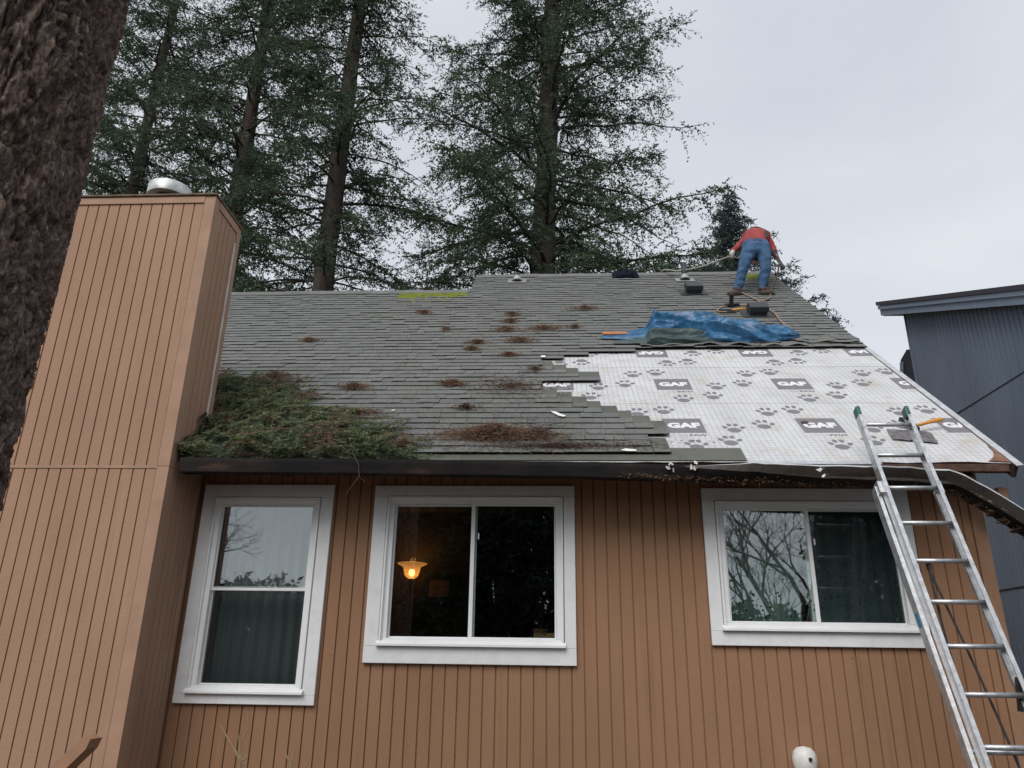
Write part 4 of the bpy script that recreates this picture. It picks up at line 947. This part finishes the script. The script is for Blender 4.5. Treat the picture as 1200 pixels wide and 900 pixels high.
clump(-1.3, .2, .16, .10, 700, label='tan dry needles at the tip of the bough heap by the gutter', seed=43, hgt=.05, group=None)
q = MB(); pts = [Vector((-1.62, 5.93, 1.60)), Vector((-1.56, 5.905, 1.50)), Vector((-1.545, 5.90, 1.40)), Vector((-1.60, 5.90, 1.32)), Vector((-1.64, 5.90, 1.25))]
q.tube(pts, [.004, .004, .0035, .003, .002], 6); q.tube([pts[2], pts[2] + Vector((.05, 0, -.04))], .002, 5); solo('dangling_twig', q, 'twig_bark', 'thin bare twig dangling over the gutter below the bough heap', 'twig')
# debris in the open gutter
rg = np.random.default_rng(5); N = 20000; xs_ = rg.uniform(.55, 3.9, N); P = np.zeros((N, 3))
for i, x in enumerate(xs_):
    _, y, z, twi, bd, gs = gpt(x); k_ = min(1, twi/1.1); a = rg.uniform(-.052, .045 - .06*k_); b_ = -.094 + (.022 + .05*k_*(1 - (a+.052)/.06 if a < .0 else 0))*rg.random() + .018*mnoise.noise((x*5, 0, 3)); c, s_ = cos(twi), sin(twi); zz = gs*(a*s_ + b_*c)
    P[i] = (x - zz*bd*.55, y + gs*(a*c - b_*s_), z + zz)
D = rg.normal(size=(N, 3))*[1, .35, .15]; V, F = leaf_quads(P, D, .045*rg.uniform(.4, 1.2, N), np.full(N, .0042), rg)
ctr = P.mean(0); o = bpy.data.objects.new('gutter_litter', mesh_np('gutter_litter', V - ctr, F, ['dry_needles'])); C.objects.link(o); o.location = ctr; tag(o, 'brown needle litter filling the twisted open end of the gutter', 'pine needles'); o['kind'] = 'stuff'
for i, (x, z, sc) in enumerate(((.93, 1.49, 1.0), (1.11, 1.50, .9), (2.10, 1.455, 1.1))):
    q = MB(); y = 5.905; rr_ = random.Random(i+3)
    for k in range(7):
        c = Vector((x + rr_.uniform(-.03, .03)*sc, y + rr_.uniform(-.02, .0), z + rr_.uniform(-.045, .03)*sc)); u = Vector((rr_.gauss(0, 1), rr_.gauss(0, .4), rr_.gauss(0, 1))).normalized()*.022; w = Vector((rr_.gauss(0, 1), rr_.gauss(0, .4), rr_.gauss(0, 1))).normalized()*.014
        q.add([c-u, c+w, c+u, c-w], [(0, 1, 2, 3)]); q.add([c-u+Vector((0, .002, 0)), c+w+Vector((0, .003, 0)), c+u+Vector((0, .002, 0)), c-w+Vector((0, .003, 0))], [(3, 2, 1, 0)])
    solo('paper_scrap', q, 'paper_white', ['crumpled white scrap hanging on the gutter lip at the stepped shingles', 'crumpled white scrap on the gutter lip under the starter strip', 'torn white scrap stuck in the gutter near the ladder'][i], 'scrap')
def flake(x, s, pts, label, mat='paper_white', h=.045, th=.003):
    q = MB(); n = len(pts); q.add([(a, b, t) for t in (0, th) for a, b in pts], [tuple(range(n-1, -1, -1)), tuple(range(n, 2*n))] + [(i, (i+1) % n, n+(i+1) % n, n+i) for i in range(n)])
    return roof_top('scrap', q, None, mat, x, s, label, 'scrap', h=h)
flake(.06, .90, [(-.07, .07), (-.02, .05), (.02, .0), (.07, -.04), (.05, -.07), (.0, -.04), (-.05, .03)], 'white paper scrap lying on the shingles left of the steps')
flake(-.10, 2.63, [(-.02, -.03), (.03, -.03), (.03, .03), (-.02, .03)], 'tiny square white scrap at the top of the stepped shingles')
flake(.62, .11, [(-.06, .0), (-.01, .03), (.07, .01), (.08, -.02), (.0, -.02)], 'white sliver lying at the eave by the lowest step')
flake(-1.51, 1.0, [(-.015, -.015), (.02, -.012), (.015, .02)], 'tiny white chip on the shingles above the bough heap')
flake(3.55, .03, [(-.10, -.045), (-.02, -.05), (.06, -.06), (.062, .10), (.064, .24), (.05, .26), (.035, .14), (.0, .06), (-.05, .0)], 'rusty torn deck edge at the lower rake corner', 'plywood', h=.008)
flake(2.27, .78, [(-.035, -.02), (.01, -.025), (.035, .0), (.015, .03), (-.03, .02)], 'brown leaf stuck on the printed sheet', 'boot', h=.008)
# scrap of felt and hatchet beside the ladder top
q = MB(); n = 14
for i in range(n+1):
    for j in range(7): u, v = i/n, j/6; q.v.append((-.15 + .34*u + .04*v, -.12 + .22*v - .08*u, .012 + .03*abs(mnoise.noise((u*3, v*3, 4)))))
for i in range(n):
    for j in range(6): q.f.append((i*7+j, (i+1)*7+j, (i+1)*7+j+1, i*7+j+1)); q.mi.append(0); q.sm.append(False)
o = roof_top('felt_scrap', q, None, 'scrap_felt', 3.03, .52, 'grey crumpled felt scrap under the hatchet by the ladder top', 'scrap', h=.0); sm = o.modifiers.new('solid', 'SOLIDIFY'); sm.thickness = .004
hat = bpy.data.objects.new('hatchet', None); C.objects.link(hat); hat.location = RP(3.12, .60, .045); hat.rotation_euler = (AN, 0, 0); ORG['hatchet'] = Vector((0, 0, 0)); tag(hat, 'shingling hatchet with orange wooden handle lying by the ladder top', 'hatchet')
q = MB(); q.smooth = True; q.tube([(.0, -.02, .01), (.08, .0, .02), (.16, .03, .03), (.26, .06, .035), (.28, .065, .035)], [.014, .015, .017, .022, .017], 10); part('handle', q, 'tool_handle', hat)
q = MB(); q.prism([(-.05, -.12), (.02, -.11), (.025, .06), (.05, .13), (-.06, .13), (-.03, .05)], .0, .035, axis=2); bevel(part('head', q, 'dark_steel', hat), .006)

# ================================================================ tarp bundle, battens
def tarp(x0, x1, s0, hw, ht, seed, nx=260, nv=90, spike=True):
    V = []; F = []
    for i in range(nx+1):
        u = i/nx; x = x0 + (x1-x0)*u; env = (math.sin(pi*min(1, max(0, u)))**.35 if 0 < u < 1 else 0)
        body = float(np.interp(u, [0, .12, .24, .27, .5, .62, .78, .84, .93, 1], [.07, .16, .30, 1.0, .92, .95, .66, .46, .44, .08]))
        wid = float(np.interp(u, [0, .1, .26, .8, .92, 1], [.20, .5, 1, 1, .75, .30]))
        for j in range(nv+1):
            v = j/nv; a = pi*v; cs, sn = -cos(a), sin(a)
            w_ = .35*mnoise.noise((x*2.2, v*2.5, seed))
            fold = 1 - 2*abs(mnoise.noise((x*1.5 + seed + w_, v*3.4 + x*1.1 + w_, 1.))); fold2 = 1 - 2*abs(mnoise.noise((x*3.4 - v*2.2 + w_*2, v*6.5 + seed + x*1.5, 4.)))
            fold3 = 1 - 2*abs(mnoise.noise((x*9 + v*7, v*15 - x*5, seed)))
            amp = .5 + .5*body
            rr = 1 + amp*(.46*fold + .18*fold2 + .03*fold3 - .34)
            h = ht*body*sn*rr; s = s0 + hw*wid*cs*(1 + .22*amp*fold + .06*fold2) + .05*sin(x*3.1+seed)
            if spike and .245 < u < .30 and .35 < v < .75: h += .06*(1-abs(u-.262)/.035 if abs(u-.262) < .035 else 0)*sin(pi*(v-.35)/.4)
            V.append((x + .02*fold2, s, max(.004, h)))
    for i in range(nx):
        for j in range(nv): a = i*(nv+1)+j; F.append((a, a+nv+1, a+nv+2, a+1))
    return np.array(V), np.array(F)
V, F = tarp(.60, 2.99, 3.42, .22, .25, 3.3); V[:, 0] -= 1.8; V[:, 1] -= 3.42
tp = roof_top('tarp', V, F, ['blue_tarp'], 1.8, 3.42, 'crumpled blue tarp bundled along the top of the bare sheet', 'tarp', h=.044, smooth=True)
V, F = tarp(.75, 2.30, 3.24, .13, .13, 8.1, 160, 50, False); V[:, 0] -= 1.8; V[:, 1] -= 3.42
o = bpy.data.objects.new('underside_roll', mesh_np('underside_roll', V, F, ['green_tarp'], True)); C.objects.link(o); o.parent = tp; o['label'] = 'grey green underside rolled outward'
q = MB().box(-.36, .36, -.045, .045, 0, .04); roof_top('batten', q, None, 'new_lumber', .99, 3.44, 'orange brown lumber batten poking out of the tarp end nearer the gutter steps', 'lumber', h=.044)
q = MB().box(-.34, .36, -.045, .045, 0, .04); roof_top('batten', q, None, 'grey_lumber', 2.62, 3.42, 'dull lumber batten poking out of the tarp end nearer the rake', 'lumber', h=.044)
# jacket on the ridge
q = MB(); q.smooth = True; n = 40; k = 24
for i in range(n+1):
    for j in range(k+1):
        u, v = i/n, j/k; x = -.22 + .44*u; a = pi*v; nzv = mnoise.noise((u*5, v*4, 9)); e_ = sin(pi*u)**.5 if 0 < u < 1 else 0
        q.v.append((x, -.12*cos(a)*(1+.3*nzv) - .03, max(.0, (.085*e_ + .02)*sin(a)*(1 + .6*nzv))))
for i in range(n):
    for j in range(k): a = i*(k+1)+j; q.f.append((a, a+k+1, a+k+2, a+1)); q.mi.append(1 if (.42 < i/n < .60 and .62 < j/k < .85) else 0); q.sm.append(True)
roof_top('jacket', q, None, ['navy_cloth', 'red_cloth'], 1.23, 6.98, 'dark navy jacket with a red patch dropped on the ridge', 'jacket', h=.035)
# tools above the tarp
q = MB(); q.bar((0, 0, 0), (0, .02, .17), .05, .05, (0, 1, 0)); q.bar((-.09, 0, .02), (.12, .03, .02), .03, .03); roof_top('nail_gun', q, None, 'dark_steel', 2.51, 4.86, 'small black nail gun standing on the shingles above the tarp', 'tool', h=.04)
q = MB(); q.smooth = True; q.tube([(-.10, -.02, .015), (-.02, 0, .02), (.1, .03, .02)], [.014, .02, .018], 8); roof_top('tool_handle', q, None, 'tool_handle', 2.58, 4.66, 'orange tool handle lying beside the small black nail gun', 'tool', h=.03)
q = MB().box(-.11, .11, -.09, .09, 0, .012); roof_top('shingle_offcut', q, None, 'shingle_edge', 2.40, 4.60, 'dark shingle offcut beside the orange tool handle', 'shingle', h=.03)
# air hose over the shingles and rope from the worker's hand
def smooth_path(pts, n=8):
    pts = [Vector(p) for p in pts]; out = []
    for i in range(len(pts)-1):
        p0, p1, p2, p3 = pts[max(i-1, 0)], pts[i], pts[i+1], pts[min(i+2, len(pts)-1)]
        for j in range(n):
            t = j/n; out.append(.5*((2*p1) + (p2-p0)*t + (2*p0-5*p1+4*p2-p3)*t*t + (3*p1-p0-3*p2+p3)*t**3))
    return out + [pts[-1]]
q = MB(); q.smooth = True; q.tube(smooth_path([RP(*a, .05) for a in [(2.80, 5.80), (2.91, 5.36), (2.96, 5.1), (2.97, 4.75), (2.99, 4.4), (2.96, 3.98), (2.99, 3.66)]]), .014, 8)
solo('air_hose', q, 'hose_rubber', 'brown air hose running from the boots down to the tarp', 'hose')
q = MB(); q.smooth = True; q.tube(smooth_path([RP(3.34, 5.60, .50), RP(3.33, 5.66, .25), RP(3.26, 5.66, .06), RP(3.18, 5.35, .045), RP(2.99, 5.05, .07), RP(2.8, 4.91, .045), RP(2.56, 4.90, .045), RP(2.36, 4.79, .045), RP(2.27, 4.58, .045), RP(2.38, 4.52, .05)]), .012, 8)
solo('air_hose', q, 'hose_rubber', 'brown air hose looping beside the boots to the nail gun', 'hose')
q = MB(); q.smooth = True; q.tube(smooth_path([(3.0, 10.50, 5.98), (2.86, 10.44, 5.92), (2.76, 10.42, 5.94), (2.56, 10.6, 5.95), (2.36, 10.82, 5.98), (2.08, 11.15, 6.10), (1.88, 11.42, 6.26), (1.80, 11.62, 6.20)]), .011, 8)
solo('rope', q, 'pale_rope', 'pale rope held taut from the glove over the ridge', 'rope')

# ================================================================ the roofer
def person():
    root = empty('person', (2.95, 10.32, 5.20), 'roofer in red jacket and blue jeans bending over near the ridge', 'person')
    J = [ # x, y, z, rx, ry, parent
     (3.11, 10.27, 6.04, .165, .15, -1),   # 0 pelvis
     (3.13, 10.38, 6.24, .165, .145, 0),    # 1 waist
     (3.20, 10.54, 6.37, .20, .165, 1),    # 2 chest
     (3.26, 10.72, 6.38, .17, .13, 2),     # 3 upper chest
     (3.27, 10.85, 6.30, .065, .065, 3),   # 4 neck
     (3.28, 10.94, 6.20, .10, .11, 4),     # 5 head
     (3.28, 10.99, 6.10, .085, .09, 5),    # 6 head tip
     (3.09, 10.70, 6.40, .09, .085, 3),    # 7 L shoulder
     (2.94, 10.56, 6.20, .062, .06, 7),   # 8 L elbow
     (2.795, 10.43, 6.02, .042, .042, 8),  # 9 L wrist
     (3.44, 10.70, 6.36, .09, .085, 3),    # 10 R shoulder
     (3.475, 10.62, 6.16, .068, .06, 10),  # 11 R elbow
     (3.43, 10.45, 6.00, .045, .045, 11), # 12 R wrist
     (3.00, 10.27, 5.95, .115, .125, 0),   # 13 L hip
     (2.87, 10.24, 5.62, .078, .085, 13),  # 14 L knee
     (2.775, 10.32, 5.30, .066, .072, 14), # 15 L ankle
     (3.23, 10.27, 5.95, .115, .125, 0),   # 16 R hip
     (3.20, 10.22, 5.61, .078, .085, 16),  # 17 R knee
     (3.145, 10.32, 5.30, .066, .072, 17), # 18 R ankle
     (2.725, 10.24, 5.255, .050, .045, 15), # 19 L toe
     (3.185, 10.23, 5.255, .050, .045, 18), # 20 R toe
    ]
    me = bpy.data.meshes.new('body'); me.from_pydata([Vector(j[:3]) - org(root) for j in J], [(j[5], i) for i, j in enumerate(J) if j[5] >= 0], [])
    o = bpy.data.objects.new('body', me); C.objects.link(o)
    sk = o.modifiers.new('skin', 'SKIN'); sk.use_smooth_shade = True
    for i, j in enumerate(J): me.skin_vertices[0].data[i].radius = (j[3], j[4]); me.skin_vertices[0].data[i].use_root = (i == 0)
    ss = o.modifiers.new('sub', 'SUBSURF'); ss.levels = 3; ss.render_levels = 3
    dg = bpy.context.evaluated_depsgraph_get(); bm_ = bpy.data.meshes.new_from_object(o.evaluated_get(dg)); bpy.data.objects.remove(o)
    for x in ('denim', 'red_jacket', 'skin', 'boot'): bm_.materials.append(MAT[x])
    segs = [(j[5], i) for i, j in enumerate(J) if j[5] >= 0]
    def kind(i, t, c):
        if i in (13, 14, 15, 16, 17, 18): return 0 if not (i in (15, 18) and t > .93) else 3
        if i in (19, 20): return 3
        if i == 1: return 1 if t > .12 else 0
        if i in (5, 6): return 2
        if i == 4: return 1 if t < .5 else 2
        return 1
    Pj = [Vector(j[:3]) - org(root) for j in J]
    for v in bm_.vertices:                          # cloth creases
        c = v.co; nn = v.normal; d = mnoise.noise((c.x*9, c.y*9, c.z*14)); v.co = c + nn*(.014*d + .006*mnoise.noise((c.x*26, c.y*26, c.z*30)))
    for p in bm_.polygons:
        c = p.center; best = None
        for a, b in segs:
            ab = Pj[b]-Pj[a]; t = max(0, min(1, (c-Pj[a]).dot(ab)/ab.length_squared)); dd = (c - Pj[a] - ab*t).length/(J[a][3]*(1-t)+J[b][3]*t)
            if best is None or dd < best[0]: best = (dd, b, t)
        p.material_index = kind(best[1], best[2], c); p.use_smooth = True
    body = bpy.data.objects.new('body', bm_); C.objects.link(body); body.parent = root; ORG[body.name] = org(root)
    # boots
    for ax, ay, tx in ((2.775, 10.30, -.10), (3.145, 10.30, .10)):
        q = MB(); q.smooth = True
        f = [Vector((ax - tx*.35, ay + .05, 5.235)), Vector((ax, ay, 5.23)), Vector((ax + tx*.55, ay - .03, 5.215)), Vector((ax + tx*1.2, ay - .02, 5.205)), Vector((ax + tx*1.55, ay - .01, 5.20))]
        q.tube([v + Vector((0, 0, .01)) for v in f], [.045, .062, .058, .052, .03], 12); bt = part('boot', q, 'boot', root)
        z0 = RP(0, (ay - EY)/cos(AN), .032).z
        q = MB().tube([RP(ax - tx*.4, (ay - EY)/cos(AN), .045), RP(ax + tx*1.55, (ay - .02 - EY)/cos(AN), .045)], .03, 8); part('sole', q, 'black_rubber', bt)
    # gloved hand with five curled fingers, one on each wrist
    for wx, wy, wz, dx, mat in ((2.795, 10.43, 6.02, -.6, 'glove'), (3.43, 10.45, 6.00, .1, 'skin')):
        q = MB(); q.smooth = True; d = Vector((.55*dx, -.35, -.75)).normalized(); sd_ = Vector((0, 1, -.45)).normalized(); w = Vector((wx, wy, wz))
        q.tube([w - d*.02, w + d*.035, w + d*.085], [.032, .042, .036], 10); cr = d.cross(sd_)
        for k, ln in enumerate((.062, .072, .068, .052)):
            b0 = w + d*.08 + sd_*(.030 - k*.020); p1 = b0 + d*ln*.5; p2 = p1 + (d*.35 + cr*.9).normalized()*ln*.42; p3 = p2 + (cr*.7 - d*.7).normalized()*ln*.35
            q.tube([b0, p1, p2, p3], [.0105, .010, .009, .007], 7)
        t0 = w + d*.03 + sd_*.035; q.tube([t0, t0 + (sd_*.7 + d*.6).normalized()*.04, t0 + (sd_*.4 + d*.7 + cr*.6).normalized()*.075], [.013, .011, .008], 7)
        part('hand', q, mat, root)
    # hair, harness webbing, tool belt
    q = MB(); q.smooth = True; q.lathe([(.002, .10), (.06, .09), (.10, .04), (.112, -.01), (.105, -.05), (.09, -.06)], (0, 0, 0), 18)
    M = Matrix.Translation((3.28, 10.95, 6.20)) @ Matrix.Rotation(radians(-125), 4, 'X'); q.v = [tuple(M @ Vector(v)) for v in q.v]; part('hair', q, 'dark_hair', root)
    q = MB(); q.smooth = True
    q.tube(smooth_path([(3.27, 10.27, 6.16), (3.32, 10.36, 6.31), (3.34, 10.50, 6.43), (3.32, 10.68, 6.47)]), .020, 8); q.tube(smooth_path([(3.04, 10.46, 6.36), (3.10, 10.47, 6.44), (3.20, 10.47, 6.48), (3.33, 10.47, 6.43)]), .014, 8); part('harness', q, 'harness', root)
    q = MB(); q.smooth = True; n = 24; q.tube([(3.115 + .18*cos(2*pi*i/n), 10.345 + .155*sin(2*pi*i/n), 6.13 - .10*sin(2*pi*i/n)*-.6) for i in range(n+1)], .020, 6); part('belt', q, 'harness', root)
    return root
person()
q = MB(); q.bar((3.41, 10.42, 6.00), (3.52, 10.40, 5.72), .035, .05); q.bar((3.40, 10.42, 6.03), (3.44, 10.42, 5.93), .07, .07); q.bar((3.505, 10.40, 5.75), (3.525, 10.40, 5.70), .06, .055)
hm = solo('hammer_tacker', q, 'dark_steel', 'long black hand tool held at the side of the bending roofer', 'tool'); bevel(hm, .006)

# ================================================================ small things at the bottom of the picture
def twig(pts_list, label):
    q = MB()
    for pts, r in pts_list: q.tube(pts, [1.5*r*(1-.6*i/(len(pts)-1)) for i in range(len(pts))], 6)
    solo('bare_shoot', q, 'pale_twig', label, 'shoot', 'bare garden shoots below the tall window')
twig([([(-1.87, 5.0, GZ), (-1.89, 5.0, -1.0), (-1.885, 5.0, -.60), (-1.885, 5.0, -.555)], .010), ([(-1.885, 5, -.565), (-1.96, 5.0, -.47), (-2.04, 5, -.37)], .006), ([(-1.885, 5, -.56), (-1.90, 5.0, -.48), (-1.92, 5, -.42)], .005), ([(-1.90, 5, -.47), (-1.86, 5.0, -.38), (-1.88, 5, -.30)], .003), ([(-1.885, 5, -.57), (-1.845, 5, -.54)], .005), ([(-1.885, 5, -.57), (-1.86, 5, -.585)], .005)], 'forked bare shoot with cut tips standing below the tall window')
twig([([(-1.55, 5.0, GZ), (-1.58, 5.0, -1.1), (-1.57, 5.0, -.57)], .009), ([(-1.57, 5, -.59), (-1.61, 5, -.53), (-1.635, 5, -.475)], .004), ([(-1.57, 5, -.58), (-1.565, 5, -.50), (-1.575, 5, -.47)], .004), ([(-1.50, 5.0, GZ), (-1.49, 5.0, -.60), (-1.465, 5, -.555)], .006)], 'shorter bare shoot beside the forked one below the tall window')
q = MB(); q.prism([(-4.2, -1.6), (-4.05, GZ), (-3.02, -.55), (-3.00, -.49), (-3.05, -.47), (-3.12, -.545)], 5.28, 5.42, axis=1)
solo('leaning_board', q, 'trim_paint', 'brown painted board tip rising before the chimney foot', 'board')
# shrub outside the rear window
rg = np.random.default_rng(91); n = 16000; P = np.stack([rg.normal(-1.3, .9, n), rg.normal(18.3, .35, n), rg.uniform(GZ, 3.4, n)], 1); D = rg.normal(size=(n, 3)) + [0, 0, -.3]
V, F = leaf_quads(P, D, .12*rg.uniform(.6, 1.3, n), np.full(n, .028), rg); sh = empty('shrub', (-1.3, 18.3, GZ), 'green leafy shrub glimpsed through the rear window of the house', 'shrub')
part_np('foliage', V, F, ['shrub_leaves'], sh); V, F = tubes_np([[(-1.3 + .2*i, 18.3, GZ), (-1.3 + .35*i, 18.3, 1), (-1.3 + .5*i, 18.3, 3)] for i in (-1, 0, 1)], [[.04, .03, .01]]*3, 6); part_np('stem', V, F, ['far_bark'], sh)

# ---------------------------------------------------------------- lift everything so the ground lies at z = 0
for o in C.objects:
    if o.parent is None and o.type not in {'CAMERA'} and o.name != 'sun': o.location.z += LIFT
